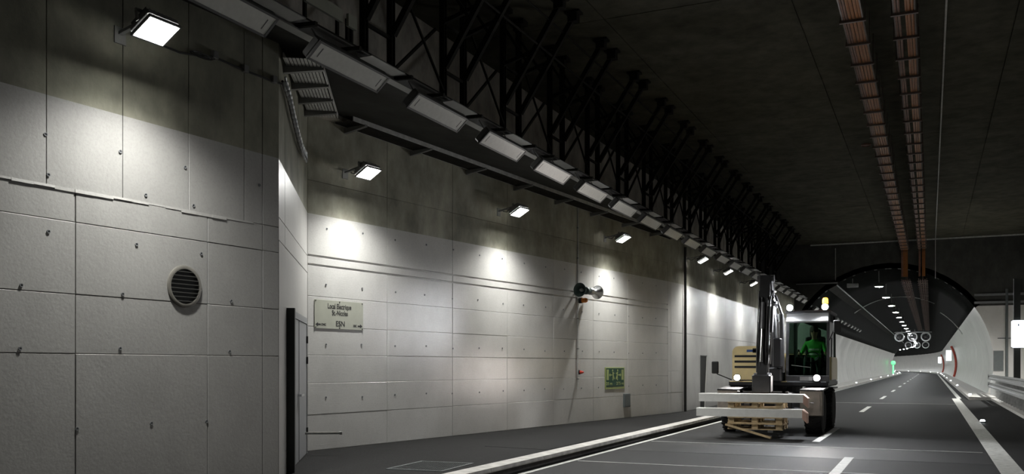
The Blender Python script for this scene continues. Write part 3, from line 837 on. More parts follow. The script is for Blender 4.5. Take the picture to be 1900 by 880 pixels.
def horn(sgn, label, m, off):
    t = thing('horn_loudspeaker', label, 'loudspeaker', bay(sc_, zh), rb, 'horn loudspeakers on the bay wall')
    M = Matrix.Translation((off, -.30, 0)) @ Matrix.Rotation(sgn * PI / 2, 4, 'Y')
    mb = MB(); mb.lathe([(.05, .02), (.06, .12), (.085, .2), (.13, .28), (.175, .34), (.185, .345), (.175, .335), (.12, .26), (.075, .18), (.04, .12)], M, 24); mb.build('bell', m, t, True)
    mb = MB(); mb.lathe([(.0, -.1), (.08, -.1), (.1, -.06), (.1, .03), (.06, .06)], M, 20); mb.build('driver', m, t, True)
    mb = MB(); mb.lathe([(.0, .34), (.03, .32), (.05, .25), (.035, .18)], M, 12); mb.build('inner_cone', 'horn_silver', t, True)
    mb = MB(); mb.bar((off, 0, 0), (off, -.30, -.0), .05, .04); mb.bar((off - .06, -.005, 0), (off + .06, -.005, 0), .01, .14); mb.build('bracket', 'horn_silver', t)
    return t
horn(-1, 'dark fronted horn loudspeaker facing along the bay wall to the lettered sign', 'horn_dark', -.06)
horn(1, 'silver horn loudspeaker facing along the bay wall to the green escape sign', 'horn_silver', .22)
bc = thing('wall_beacon', 'amber warning beacon under the horn loudspeakers', 'beacon', bay(sc_ + .1, on_wall(1075, 558, b0, b1)[1]), rb)
M = Matrix.Rotation(PI / 2, 4, 'X')
mb = MB(); mb.lathe([(.07, 0), (.08, .03), (.08, .09), (.065, .1)], M, 16); mb.build('base', 'black_plastic', bc, True)
mb = MB(); mb.lathe([(.062, .1), (.065, .2), (.05, .24), (.0, .25)], M, 16); mb.build('dome', 'beacon_amber', bc, True)
cp_ = thing('call_point', 'small red call point low on the bay wall conduit', 'call point', bay(sc_ + .06, zlow), rb)
mb = MB(); mb.lathe([(.06, 0), (.06, .05), (.045, .06)], M, 12); mb.build('base', 'black_plastic', cp_)
mb = MB(); mb.lathe([(.042, .06), (.042, .1), (.02, .16), (.0, .165)], M, 12); mb.build('button', 'red_plastic', cp_, True)

# ------------------------------------------------------------------ dark joint pipe, far door, manhole
mb = MB(); mb.tube([(W2A[0] + .05, W2A[1] - .04, PAV), (W2A[0] + .05, W2A[1] - .04, 5.6)], .045, 10)
tag(mb.build('drain_pipe', 'black_plastic'), 'black vertical pipe in the wall joint beyond the bay wall', 'pipe')
f0, f1, _ = WALLS['wall_far']; Lf, rf, (fx, fy) = frame_of(f0, f1)
s0, zt2 = on_wall(1300, 661, f0, f1)
d2 = thing('door_2', 'narrow dark door standing open in the far wall', 'door', (f0[0] + fx * s0 / Lf, f0[1] + fy * s0 / Lf, 0), rf, kind='structure')
dw = on_wall(1311, 700, f0, f1)[0] - s0
mb = MB(); mb.box(0, dw, -.006, .02, PAV, zt2); mb.build('opening', 'recess_shade', d2)  # thin black sheet painted as the shade inside the doorway
mb = MB(); mb.box(-.03, 0, -.015, .02, PAV, zt2 + .03); mb.box(0, dw, -.015, .02, zt2, zt2 + .03); mb.box(dw, dw + .03, -.015, .02, PAV, zt2 + .03); mb.build('frame', 'frame_dark', d2)
mb = MB(); mb.hexa([(dw, -.012, PAV + .01), (dw, -.04, PAV + .01), (dw * .55, -.04, PAV + .01), (dw * .55, -.012, PAV + .01), (dw, -.012, zt2), (dw, -.04, zt2), (dw * .93, -.04, zt2), (dw * .93, -.012, zt2)]); lf = mb.build('door_leaf', 'wall_paint_board', d2)
mc = on_plane_z(800, 866, PAV)
mh = thing('manhole_cover', 'chequered steel cover plate set in the footway', 'cover', (mc.x, mc.y, PAV), R(4))
mb = MB(); mb.box(-.42, .42, -.55, .55, -.01, .008); mb.build('plate', 'pavement_asphalt', mh)
mb = MB(); mb.box(-.45, .45, -.58, -.55, -.01, .012); mb.box(-.45, .45, .55, .58, -.01, .012); mb.box(-.45, -.42, -.55, .55, -.01, .012); mb.box(.42, .45, -.55, .55, -.01, .012); mb.build('frame', 'box_grey', mh)
mb = MB()
for i in range(16):
    for j in range(20):
        x, y = -.39 + .052 * i, -.52 + .0545 * j; sg_ = 1 if (i + j) % 2 else -1
        mb.bar((x - .014, y - .014 * sg_, .009), (x + .014, y + .014 * sg_, .009), .008, .006)
o = mb.build('chequer_ribs', 'box_grey', mh); o['kind'] = 'stuff'

# ------------------------------------------------------------------ tunnel fittings
def make_crown():
    t = thing('crown_lamp', '', 'lamp')
    mb = MB(); mb.lathe([(.0, .2), (.18, .18), (.27, .08), (.29, 0), (.26, -.02)], Matrix.Identity(4), 20); mb.build('housing', 'lamp_housing', t, True)
    mb = MB(); mb.lathe([(.0, -.05), (.16, -.045), (.25, -.01), (.25, .0)], Matrix.Identity(4), 20); mb.build('lens', 'crown_lens', t, True)
    mb = MB(); mb.tube([(0, 0, .18), (0, 0, .9)], .025, 6); mb.build('stem', 'lamp_housing', t)
    return t
cl = make_crown()
for i in range(36):
    o = cl if i == 0 else copy_tree(cl)
    v = PORTAL + .9 + 9.4 * i
    o.location = at(v, -.52, 6.35); o['label'] = 'round lit lamp in the row under the tunnel crown'; o['group'] = 'lamps along the tunnel crown'
def make_kerb_light():
    t = thing('kerb_light', '', 'marker light')
    mb = MB(); mb.bbox(-.09, .09, -.11, .11, 0, .035, .01); mb.build('base', 'lamp_housing', t)
    mb = MB(); mb.lathe([(.065, .035), (.06, .06), (.04, .075), (0, .082)], Matrix.Identity(4), 12); mb.build('lens', 'kerb_lens', t, True)
    return t
kl = make_kerb_light(); n = 0
for du, g, lab, vs in ((4.08, 'marker lights on the right kerb', 'small white marker light on the right tunnel kerb', [52.5 + 25 * i for i in range(13)]),
                       (KERB - UC - .12, 'marker lights on the left kerb', 'small white marker light on the left tunnel kerb', [64 + 22 * i for i in range(11)])):
    for v in vs:
        o = kl if n == 0 else copy_tree(kl); n += 1
        o.location = at(v, du, .16); o.rotation_euler.z = path(v)[1]; o['label'] = lab; o['group'] = g
o = copy_tree(kl); p = on_plane_z(1823, 784, 0); o.location = (p.x, p.y, .0); o.rotation_euler.z = 0
o['label'] = 'white road stud light beside the wide edge line'; del o['group']
# jet fans
def make_fan():
    t = thing('jet_fan', '', 'fan')
    M = Matrix.Rotation(PI / 2, 4, 'X')
    mb = MB(); mb.lathe([(.52, 1.5), (.62, 1.62), (.66, 1.6), (.6, 1.3), (.6, -1.3), (.66, -1.6), (.62, -1.62), (.52, -1.5), (.52, 1.5)], M, 28); mb.build('casing', 'horn_silver', t, True)
    mb = MB(); mb.lathe([(.54, 1.6), (.58, 1.66), (.66, 1.66), (.68, 1.6), (.54, 1.6)], M, 28); mb.build('lit_inlet_ring', 'plate_white', t, True)  # white colour stands in for light on the fan's front rim
    mb = MB(); mb.lathe([(0, 1.4), (.12, 1.3), (.2, 1.0), (.2, .2), (.0, .19)], M, 16); mb.build('hub', 'machine_grey', t, True)
    for k in range(8):
        a = 2 * PI * k / 8; mb = MB()
        mb.bar((.18 * math.cos(a), -.6, .18 * math.sin(a)), (.5 * math.cos(a), -.6, .5 * math.sin(a)), .02, .15); mb.build('blade', 'machine_grey', t)
    for y in (-.9, .9):
        mb = MB(); mb.bar((-.3, y, .5), (-.3, y, 1.1), .05); mb.bar((.3, y, .5), (.3, y, 1.1), .05); mb.build('hanger', 'lamp_housing', t)
    return t
jf = make_fan(); n = 0
for v, us in ((147, (-1.95, -.2, 1.6)), (204, (-1.9, -.3, 1.3))):
    for du in us:
        o = jf if n == 0 else copy_tree(jf); n += 1; o.location = at(v, du, 5.95)
        o['label'] = 'jet fan hanging in the %s row under the tunnel crown' % ('first' if v < 150 else 'second'); o['group'] = 'jet fans'
mb = MB(); mb.bar(at(146, -2.9, 6.62), at(146, 2.4, 6.62), .12, .12)
tag(mb.build('fan_beam', 'horn_silver'), 'pale cross beam above the first row of jet fans', 'beam')
# conduit hoop across the vault
for v, a0, a1, lab in ((80, 62, 132, 'thin pale conduit hoop across the vault near the round lamps'), (88, 28, 58, 'short pale conduit arc on the right side of the vault')):
    mb = MB(); mb.tube([at(v, (VR - .05) * math.cos(R(a)), VZ + (VR - .05) * math.sin(R(a))) for a in range(a0, a1, 4)], .035, 6)
    tag(mb.build('conduit_hoop', 'tray_metal'), lab, 'conduit')
for v, lab in ((133, 'red cable riser on the right tunnel wall, taller one'), (226, 'red cable riser on the right tunnel wall, farther smaller one')):
    mb = MB(); mb.tube([at(v, (VR - .15) * math.cos(R(a)), VZ + (VR - .15) * math.sin(R(a))) for a in range(-18, 32, 5)], .14, 6)
    tag(mb.build('cable_riser', 'red_pipe'), lab, 'pipe')
def lit_box(name, label, loc, rz, w_, h_, d_, mark=False):
    t = thing(name, label, 'lit sign', loc, rz)
    mb = MB(); mb.bbox(-w_, w_, -d_, d_, -h_, h_, .05); mb.build('light_box', 'sign_lit', t)
    mb = MB(); mb.box(-w_ - .02, w_ + .02, -.03, .03, -h_ - .02, -h_ + .02); mb.box(-w_ - .02, w_ + .02, -.03, .03, h_ - .02, h_ + .02); mb.build('frame', 'lamp_housing', t)
    if mark:
        for z, q in ((h_ * .12, .75), (-h_ * .86, .6), (.35 * h_, .45)):
            k = MB(); k.box(-w_ * q, w_ * q, -d_ - .006, -d_, z - .012, z + .018); k.build('sign_bar', 'sign_cyan', t)
        k = MB(); k.box(-.02, .02, -d_ - .006, -d_, h_ * .58, h_ * .72); k.build('sign_mark', 'decal_blue', t)
    return t
lit_box('lit_sign', 'bright white lit sign box on the right wall beside the red riser', at(137, 4.45, 3.1), 0, .34, .72, .12)
lit_box('lit_sign', 'smaller far lit sign box on the right wall past the red riser', at(222, 4.3, 3.0), 0, .36, .7, .12)
gp = thing('green_marker', 'glowing green emergency marker post on the left tunnel wall', 'marker', at(196, -4.5, 0), 0)
mb = MB(); mb.bbox(-.14, .14, -.12, .12, PAV, 1.9, .03); mb.build('post', 'green_lit', gp)
mb = MB(); mb.lathe([(.2, 1.95), (.4, 2.1), (.42, 2.5), (.25, 2.7), (0, 2.75)], Matrix.Identity(4), 12); mb.build('lamp_head', 'green_lit', gp, True)
mb = MB(); mb.box(-.05, .05, -.05, .05, 1.8, 2.0); mb.build('neck', 'lamp_housing', gp)
# unlit box sign near the crown
p = on_plane_z(1582, 530, 6.5)
ub = thing('unlit_sign', 'dark unlit box hanging beside the first round crown lamp', 'sign box', (p.x, p.y, 6.5), 0)
mb = MB(); mb.bbox(-.32, .32, -.1, .1, -.12, .12, .02); mb.build('box_body', 'lamp_housing', ub)
mb = MB(); mb.bar((0, 0, .1), (0, 0, .6), .04); mb.build('hanger', 'lamp_housing', ub)

# ------------------------------------------------------------------ right head wall fittings, guardrail, lit sign
def on_portal(px, py):
    d = ray(px, py); t_ = PORTAL / d.y
    return Vector((d.x * t_, PORTAL, CAMZ + d.z * t_))
a, c = on_portal(1844, 652), on_portal(1861, 688)
pn = thing('wall_panel', 'dark grey hatch panel on the white head wall above the guardrail', 'panel', ((a.x + c.x) / 2, PORTAL, (a.z + c.z) / 2))
w_, h_ = (c.x - a.x) / 2, (a.z - c.z) / 2
mb = MB(); mb.bbox(-w_, w_, -.03, 0, -h_, h_, .005); mb.build('hatch', 'box_grey', pn)
mb = MB(); mb.box(-w_ - .03, -w_, -.04, 0, -h_, h_); mb.box(w_, w_ + .03, -.04, 0, -h_, h_); mb.box(-w_ - .03, w_ + .03, -.04, 0, h_, h_ + .03); mb.box(-w_ - .03, w_ + .03, -.04, 0, -h_ - .03, -h_); mb.build('frame', 'lamp_housing', pn)
x = on_portal(1868, 650).x
mb = MB(); mb.tube([(x, PORTAL - .07, .1), (x, PORTAL - .07, 5.9)], .07, 8); tag(mb.build('wall_pipe', 'box_grey'), 'grey vertical pipe on the head wall beside the hatch panel', 'pipe')
mb = MB(); mb.tube([(x - .45, PORTAL - .05, on_portal(1860, 628).z), (x + .5, PORTAL - .05, on_portal(1860, 628).z)], .025, 6); tag(mb.build('wall_conduit_short', 'box_grey'), 'short level conduit crossing the pipe on the head wall', 'conduit')
for z, nm_ in ((5.12, 'lower'), (5.55, 'upper')):
    mb = MB(); mb.box(2.2, 5.3, PORTAL - .1, PORTAL - .001, z, z + .12)
    tag(mb.build('wall_channel', 'grey_paint'), '%s of two grey level channels across the head wall above the white paint' % nm_, 'channel')
GU = 2.9
gr = thing('guardrail', 'grey steel guardrail with two beams on the verge', 'guardrail', (GU, 0, 0))
for z in (.68, 1.09):
    mb = MB();
    mb.prism([(-.10, z - .14), (-.10, z - .07), (-.05, z - .03), (-.05, z + .03), (-.10, z + .07), (-.10, z + .14), (-.085, z + .14), (-.085, z + .08), (-.035, z + .035), (-.035, z - .035), (-.085, z - .08), (-.085, z - .14)], 28, 55.4, 'y')
    mb.build('beam', 'galvanised', gr)
    mb = MB(); mb.box(-.11, .2, 55.35, 55.45, z - .14, z + .14); mb.build('end_plate', 'galvanised', gr)
for i in range(20):
    mb = MB(); y = 29 + 1.33 * i
    mb.box(-.04, .08, y - .05, y - .035, .1, 1.2); mb.box(-.04, .08, y + .035, y + .05, .1, 1.2); mb.box(.015, .025, y - .04, y + .04, .1, 1.2); mb.build('post', 'galvanised', gr)
d = ray(1887, 600); tt = (GU + .55) / d.x; py_ = d.y * tt
ps = thing('sign_post', 'dark steel post standing behind the guardrail', 'post', (GU + .55, py_, .1))
mb = MB(); mb.box(-.13, .13, -.1, .1, 0, 5.4); mb.build('column', 'frame_dark', ps)
mb = MB(); mb.box(-.2, .2, -.18, .18, 0, .03); mb.build('base_plate', 'frame_dark', ps)
hz = CAMZ + ray(1889, 620).z * (py_ - .25) / ray(1889, 620).y
lit_box('lit_sign', 'tall white lit sign box on the dark post behind the guardrail', (GU + .58, py_ - .24, hz), 0, .27, .6, .13, True)

# ------------------------------------------------------------------ the excavator (faces the camera, -y)
EX = thing('wheeled_excavator', 'yellow and black wheeled excavator with lit work lamps driving on the road', 'excavator', (-3.58, 24.8, 0), 0)
def part(mb, name, m, parent=EX, smooth=False): return mb.build(name, m, parent, smooth)
# wheels
RX = Matrix.Rotation(PI / 2, 4, 'Y')
wt = MB(); wt.lathe([(.27, -.2), (.42, -.22), (.49, -.19), (.51, -.1), (.51, .1), (.49, .19), (.42, .22), (.27, .2)], RX, 32)
for k in range(22):
    for s in (-1, 1):
        a = 2 * PI * (k + (.5 if s > 0 else 0)) / 22
        M = Matrix.Rotation(a, 4, 'X') @ Matrix.Translation((s * .1, 0, .51)) @ Matrix.Rotation(s * R(28), 4, 'Z')
        wt.box(-.11, .11, -.028, .028, -.02, .025, M)
wme = wt.mesh('wheel', 'rubber', True)
hb = MB(); hb.lathe([(0, -.14), (.1, -.14), (.12, -.06), (.26, -.05), (.28, -.16), (.28, .16), (.26, .05), (.12, .06), (.1, .14), (0, .14)], RX, 24); hme = hb.mesh('hub', 'machine_yellow', True)
nu = MB()
for k in range(8):
    a = 2 * PI * k / 8
    for s in (-1, 1): nu.lathe([(.02, .05), (.02, .09)], Matrix.Translation((0, .19 * math.cos(a), .19 * math.sin(a))) @ Matrix.Rotation(s * PI / 2, 4, 'Y'), 6)
nme = nu.mesh('lug_nuts', 'machine_grey')
for x in (-1.0, 1.0):
    for y in (-1.25, 1.25):
        o = inst(wme, 'wheel', EX, (x, y, .535)); inst(hme, 'hub', o); inst(nme, 'lug_nuts', o)
for y in (-1.25, 1.25):
    mb = MB(); mb.tube([(-.85, y, .535), (.85, y, .535)], .1, 10); mb.bbox(-.2, .2, y - .18, y + .18, .35, .72, .03); part(mb, 'axle', 'machine_black')
mb = MB(); mb.bbox(-.5, .5, -1.7, 1.7, .55, 1.0, .04); part(mb, 'chassis', 'machine_black')
for s in (-1, 1):
    mb = MB(); mb.bbox(min(s * .72, s * 1.25), max(s * .72, s * 1.25), -1.95, -1.78, .46, 1.08, .02); tb = part(mb, 'toolbox', 'tool_steel')
    k = MB(); k.box(s * .985 - .2, s * .985 + .2, -1.962, -1.948, .56, .98); part(k, 'toolbox_door', 'tool_steel', tb)
    k = MB(); k.bar((s * .985 - .06, -1.975, .78), (s * .985 + .06, -1.975, .78), .02); part(k, 'latch', 'chrome', tb)
    mb = MB(); mb.prism([(-1.95, 1.05), (-1.95, 1.09), (-.7, 1.14), (-.7, 1.10)], min(s * .72, s * 1.25), max(s * .72, s * 1.25), 'x'); part(mb, 'mudguard', 'machine_black')
    mb = MB(); mb.prism([(.6, 1.05), (.6, 1.09), (1.9, 1.09), (1.9, 1.05)], min(s * .72, s * 1.25), max(s * .72, s * 1.25), 'x'); part(mb, 'mudguard', 'machine_black')
mb = MB(); mb.bbox(-.55, .55, -2.0, -1.7, .6, .95, .03); part(mb, 'front_carrier', 'machine_black')
mb = MB(); mb.lathe([(.55, 1.0), (.55, 1.16)], Matrix.Identity(4), 28); part(mb, 'turntable', 'machine_black')
mb = MB(); mb.bbox(-1.15, 1.28, -1.05, 1.5, 1.14, 1.28, .03); part(mb, 'deck', 'machine_black')
mb = MB(); mb.box(-1.12, -.1, -1.07, -1.05, 1.25, 1.275); mb.box(-.16, .3, -1.07, -1.05, 1.25, 1.275); part(mb, 'deck_trim', 'machine_yellow')
# engine cover, rounded
def rounded(x0, x1, z0, z1, r, n=5):
    q = [(x0, z0), (x1, z0)]
    q += [(x1 - r + r * math.cos(a), z1 - r + r * math.sin(a)) for a in [PI / 2 * i / n for i in range(n + 1)]]
    q += [(x0 + r + r * math.cos(a), z1 - r + r * math.sin(a)) for a in [PI / 2 + PI / 2 * i / n for i in range(n + 1)]]
    return q
mb = MB(); mb.prism(rounded(-1.12, -.26, 1.30, 2.17, .16), -.72, 1.1, 'y'); ec = part(mb, 'engine_cover', 'machine_yellow', EX, True)
for z in (1.64, 1.78, 1.92):
    k = MB(); k.box(-1.06, -.32, -.728, -.70, z - .035, z + .02); part(k, 'louvre', 'machine_black', ec)
k = MB(); k.box(-.75, -.3, -.726, -.715, 2.02, 2.08); part(k, 'brand_stripe', 'decal_blue', ec)
k = MB(); k.box(-.6, -.42, -.726, -.715, 2.0, 2.11); part(k, 'brand_stripe', 'machine_black', ec)
mb = MB(); mb.prism(rounded(-1.15, 1.25, 1.28, 2.0, .2), 1.1, 1.75, 'y'); part(mb, 'counterweight', 'machine_yellow', EX, True)
# cab
cx0, cx1, cy0, cy1, cz0, cz1 = .26, 1.30, -1.0, .75, 1.26, 2.98
cab = thing('cab', '', ''); del cab['label']; del cab['category']; cab.parent = EX
def cp(mb, name, m, sm=False): return mb.build(name, m, cab, sm)
for x in (cx0, cx1 - .07):
    mb = MB(); mb.hexa([(x, cy0, cz0), (x + .07, cy0, cz0), (x + .07, cy0 + .08, cz0), (x, cy0 + .08, cz0), (x, cy0 + .16, cz1), (x + .07, cy0 + .16, cz1), (x + .07, cy0 + .24, cz1), (x, cy0 + .24, cz1)]); cp(mb, 'pillar', 'machine_grey')
    mb = MB(); mb.box(x, x + .07, cy1 - .08, cy1, cz0, cz1); cp(mb, 'pillar', 'machine_grey')
mb = MB(); mb.bbox(cx0 - .03, cx1 + .03, cy0 + .08, cy1 + .05, cz1 - .02, cz1 + .07, .03); cp(mb, 'roof', 'machine_grey')
mb = MB(); mb.prism([(cy0 + .02, cz1 - .24), (cy0 - .04, cz1 - .2), (cy0 + .08, cz1), (cy0 + .22, cz1), (cy0 + .16, cz1 - .08)], cx0 + .02, cx1 - .02, 'x'); cp(mb, 'sun_visor', 'plate_white')  # white colour stands in for the roof lamps' light on the visor
mb = MB(); mb.box(cx0, cx1, cy0, cy1, cz0 - .02, cz0 + .06); cp(mb, 'cab_floor', 'machine_black')
mb = MB(); mb.bbox(cx0, cx1, cy0 - .02, cy0 + .06, cz0 + .0, cz0 + .16, .01); cp(mb, 'front_sill', 'machine_grey')
mb = MB(); mb.box(cx0 + .35, cx0 + .65, cy0 - .035, cy0 - .02, cz0 + .03, cz0 + .13); cp(mb, 'number_plate', 'plate_white')
mb = MB(); mb.box(cx0 + .02, cx1 - .02, cy1 - .03, cy1, cz0, cz0 + .7); cp(mb, 'rear_panel', 'machine_black')
mb = MB(); mb.hexa([(cx0 + .07, cy0 + .03, cz0 + .16), (cx1 - .07, cy0 + .03, cz0 + .16), (cx1 - .07, cy0 + .036, cz0 + .16), (cx0 + .07, cy0 + .036, cz0 + .16), (cx0 + .07, cy0 + .185, cz1 - .05), (cx1 - .07, cy0 + .185, cz1 - .05), (cx1 - .07, cy0 + .191, cz1 - .05), (cx0 + .07, cy0 + .191, cz1 - .05)]); cp(mb, 'windscreen', 'cab_glass')
for x in (cx0 + .02, cx1 - .03):
    mb = MB(); mb.hexa([(x, cy0 + .1, cz0 + .1), (x + .006, cy0 + .1, cz0 + .1), (x + .006, cy1 - .08, cz0 + .1), (x, cy1 - .08, cz0 + .1), (x, cy0 + .24, cz1 - .03), (x + .006, cy0 + .24, cz1 - .03), (x + .006, cy1 - .08, cz1 - .03), (x, cy1 - .08, cz1 - .03)]); cp(mb, 'side_pane', 'cab_glass')
mb = MB(); mb.box(cx0 + .07, cx1 - .07, cy1 - .02, cy1 - .014, cz0 + .72, cz1 - .05); cp(mb, 'rear_pane', 'cab_glass')
mb = MB(); mb.bar((cx1 + .02, cy0 + .35, cz0 + .5), (cx1 + .02, cy0 + .42, cz0 + 1.1), .025); cp(mb, 'grab_rail', 'machine_black')
mb = MB(); mb.box(cx1 - .03, cx1 + .03, cy0 + .3, cy1 - .1, cz0 + .05, cz0 + .62); cp(mb, 'door_panel', 'machine_yellow')
mb = MB(); mb.bar((cx0 + .14, cy0 + .02, cz0 + .42), (cx0 + .6, cy0 + .04, cz0 + .36), .015); cp(mb, 'wiper', 'reflective')
# seat, console, wheel, levers
scx = .84
mb = MB(); mb.bbox(scx - .25, scx + .25, -.25, .3, 1.62, 1.75, .04); mb.bbox(scx - .25, scx + .25, .22, .36, 1.72, 2.42, .04); mb.bbox(scx - .14, scx + .14, .24, .35, 2.4, 2.62, .03); mb.box(scx - .18, scx + .18, -.2, .28, 1.32, 1.63); cp(mb, 'seat', 'machine_black')
for s in (-1, 1):
    mb = MB(); mb.bbox(scx + s * .36 - .07, scx + s * .36 + .07, -.4, .25, 1.32, 1.9, .02); cp(mb, 'console', 'machine_black')
    mb = MB(); mb.tube([(scx + s * .35, -.36, 1.88), (scx + s * .34, -.4, 2.02)], .014, 6); mb.lathe([(.0, -.04), (.024, -.03), (.026, .04), (.0, .06)], Matrix.Translation((scx + s * .34, -.4, 2.03)), 8); cp(mb, 'lever', 'black_plastic')
mb = MB(); mb.tube([(scx, -.75, 1.32), (scx, -.52, 1.86)], .03, 8)
ringp = [(scx + .17 * math.cos(a), -.52 + .1 * math.sin(a), 1.88 + .13 * math.sin(a)) for a in [2 * PI * i / 16 for i in range(17)]]
mb.tube(ringp, .014, 6, False); cp(mb, 'steering_wheel', 'black_plastic')
# lamps
def machine_lamp(name, loc, m, watt, d, r=.075, col=(1, 1, 1)):
    M = Matrix.Translation(loc) @ Matrix.Rotation(PI / 2, 4, 'X')
    mb = MB(); mb.lathe([(0, -.1), (r * .6, -.09), (r * 1.1, -.02), (r * 1.15, .03), (r, .03)], M, 16); o = part(mb, name, 'black_plastic', EX, True)
    k = MB(); k.lathe([(r, .015), (r * .9, .03), (0, .04)], M, 16); part(k, 'lens', m, o, True)
    spot(o, Vector(loc) + Vector((0, -.1, 0)), d, watt, R(150), .7, col, .08)
for x in (cx0 + .1, cx1 - .1):
    machine_lamp('work_lamp', (x, cy0 + .05, cz1 + .14), 'work_lens', WORK_W, (0, -1, -.42), .085, (.93, .96, 1))
machine_lamp('headlamp', (-.92, -1.1, 1.36), 'head_lens', 130, (0, -1, -.18), .085, (1, .92, .86))
machine_lamp('headlamp', (1.02, -1.06, 1.36), 'head_lens', 130, (0, -1, -.18), .085, (1, .92, .86))
mb = MB(); mb.lathe([(.07, cz1 + .2), (.07, cz1 + .24)], Matrix.Translation((cx1 - .12, cy0 + .3, 0)), 14); bo = part(mb, 'beacon_base', 'black_plastic')
mb.__init__(); mb.tube([(cx1 - .12, cy0 + .3, cz1 + .06), (cx1 - .12, cy0 + .3, cz1 + .2)], .02, 8); part(mb, 'beacon_stem', 'black_plastic')
mb = MB(); mb.lathe([(.07, cz1 + .24), (.068, cz1 + .34), (.05, cz1 + .38), (0, cz1 + .39)], Matrix.Translation((cx1 - .12, cy0 + .3, 0)), 14); part(mb, 'beacon_dome', 'beacon_lit', bo, True)
# mirrors
for pts_, c in ((((-1.1, -.9, 1.3), (-1.45, -1.0, 1.45), (-1.5, -1.0, 1.65)), (-1.5, -1.02, 1.62)), (((cx1, cy0 + .1, 2.3), (cx1 + .2, cy0 - .1, 2.75)), (cx1 + .2, cy0 - .12, 2.62))):
    mb = MB(); mb.tube(pts_, .014, 6); o = part(mb, 'mirror_arm', 'machine_black')
    k = MB(); k.bbox(c[0] - .09, c[0] + .09, c[1] - .03, c[1] + .03, c[2] - .16, c[2] + .16, .02); part(k, 'mirror', 'black_plastic', o)
# boom, stick, rams, hoses
bx = -.1
def limb(p, q, w0, w1, wd, name, m='machine_black'):
    """tapered box girder in the y-z plane"""
    p, q = Vector((0, *p)), Vector((0, *q)); d = (q - p).normalized(); nrm = Vector((0, -d.z, d.y))
    mb = MB(); P4 = [p + nrm * w0, p - nrm * w0, q - nrm * w1, q + nrm * w1]
    mb.prism([(v_.y, v_.z) for v_ in P4], bx - wd, bx + wd, 'x'); return part(mb, name, m)
limb((-.75, 1.45), (-1.05, 2.9), .2, .22, .16, 'boom_lower', 'machine_grey')
limb((-1.05, 2.85), (-1.75, 3.78), .22, .13, .15, 'boom_upper', 'machine_grey')
limb((-1.7, 3.85), (-2.25, 1.35), .15, .11, .12, 'stick', 'machine_black')
mb = MB(); mb.bbox(bx - .3, bx + .3, -1.3, -.6, 1.25, 1.62, .04); part(mb, 'boom_foot', 'machine_black')
for z, y in ((2.88, -1.05), (3.8, -1.73), (1.4, -2.24)):
    mb = MB(); mb.lathe([(.09, -.2), (.09, .2)], Matrix.Translation((bx, y, z)) @ RX, 14); part(mb, 'pivot_pin', 'machine_grey')
def ram(p, q, x, f=.55):
    p, q = Vector((x, *p)), Vector((x, *q)); mid_ = p.lerp(q, f)
    mb = MB(); mb.tube([p, mid_], .055, 12); o = part(mb, 'ram_barrel', 'machine_grey', EX, True)
    mb = MB(); mb.tube([mid_, q], .034, 12); part(mb, 'ram_rod', 'chrome', o, True)
ram((-1.2, 1.5), (-1.45, 2.75), bx - .24, .5); ram((-1.2, 1.5), (-1.45, 2.75), bx + .24, .5)
ram((-1.35, 3.15), (-1.98, 3.3), bx + .2, .6)
ram((-1.95, 3.1), (-2.3, 1.7), bx + .17, .45)
mb = MB(); mb.bbox(bx + .12, bx + .34, -1.55, -1.25, 1.62, 2.35, .03); part(mb, 'valve_block', 'machine_black')
limb_x = bx
mb = MB(); mb.tube([(bx + .32, -1.2, 1.5), (bx + .32, -1.42, 2.95)], .05, 12); mb.tube([(bx + .32, -1.42, 2.95), (bx + .2, -1.6, 3.4)], .032, 12); part(mb, 'hose_bundle', 'machine_grey', EX, True)
ram((-2.0, 3.2), (-2.36, 1.75), bx - .02, .45)
for k, xx in enumerate((-.13, -.05, .08, .14)):
    mb = MB(); mb.tube([(bx + xx, -1.0, 1.6), (bx + xx, -1.35, 2.6), (bx + xx * 1.2, -1.75, 3.5), (bx + xx, -2.0, 3.3), (bx + xx, -2.25, 2.2), (bx + xx, -2.3, 1.5)], .018, 6); part(mb, 'hose', 'cable_black')
# coupler and pallet forks
mb = MB(); mb.bbox(bx - .22, bx + .22, -2.45, -2.1, 1.0, 1.45, .03); part(mb, 'coupler', 'machine_black')
mb = MB(); mb.box(bx - .6, bx + .6, -2.30, -2.22, .26, .36); mb.box(bx - .6, bx + .6, -2.30, -2.22, .95, 1.05)
for s in (-.5, 0, .5): mb.box(bx + s - .04, bx + s + .04, -2.30, -2.22, .26, 1.05)
part(mb, 'fork_carriage', 'machine_black')
for s in (-.36, .36):
    mb = MB(); mb.box(bx + s - .06, bx + s + .06, -2.36, -2.30, .18, 1.0); mb.box(bx + s - .06, bx + s + .06, -3.4, -2.30, .145, .185); part(mb, 'fork', 'machine_grey')

# ------------------------------------------------------------------ the load on the forks
LX, LY = -3.58 + bx, 24.8 - 2.9
def make_pallet(label, z, x=LX):
    t = thing('timber_pallet', label, 'pallet', (x, LY, z))
    for i in range(5):
        mb = MB(); y = -.4 + .2 * i; mb.box(-.62, .62, y - .06, y + .06, .122, .144); mb.build('deck_board', 'timber', t)
    for y in (-.38, 0, .38):
        mb = MB(); mb.box(-.62, .62, y - .05, y + .05, 0, .022); mb.build('base_board', 'timber', t)
        for xx in (-.54, 0, .54):
            mb = MB(); mb.box(xx - .07, xx + .07, y - .05, y + .05, .022, .1); mb.build('block', 'timber', t)
    for xx in (-.54, 0, .54):
        mb = MB(); mb.box(xx - .06, xx + .06, -.45, .45, .1, .122); mb.build('stringer_board', 'timber', t)
    return t
make_pallet('timber pallet lying lowest on the forks, under the lower white beam', .19)
make_pallet('timber pallet stacked on the lowest one, right under the lower white beam', .336)
make_pallet('timber pallet between the two white beams', .68)
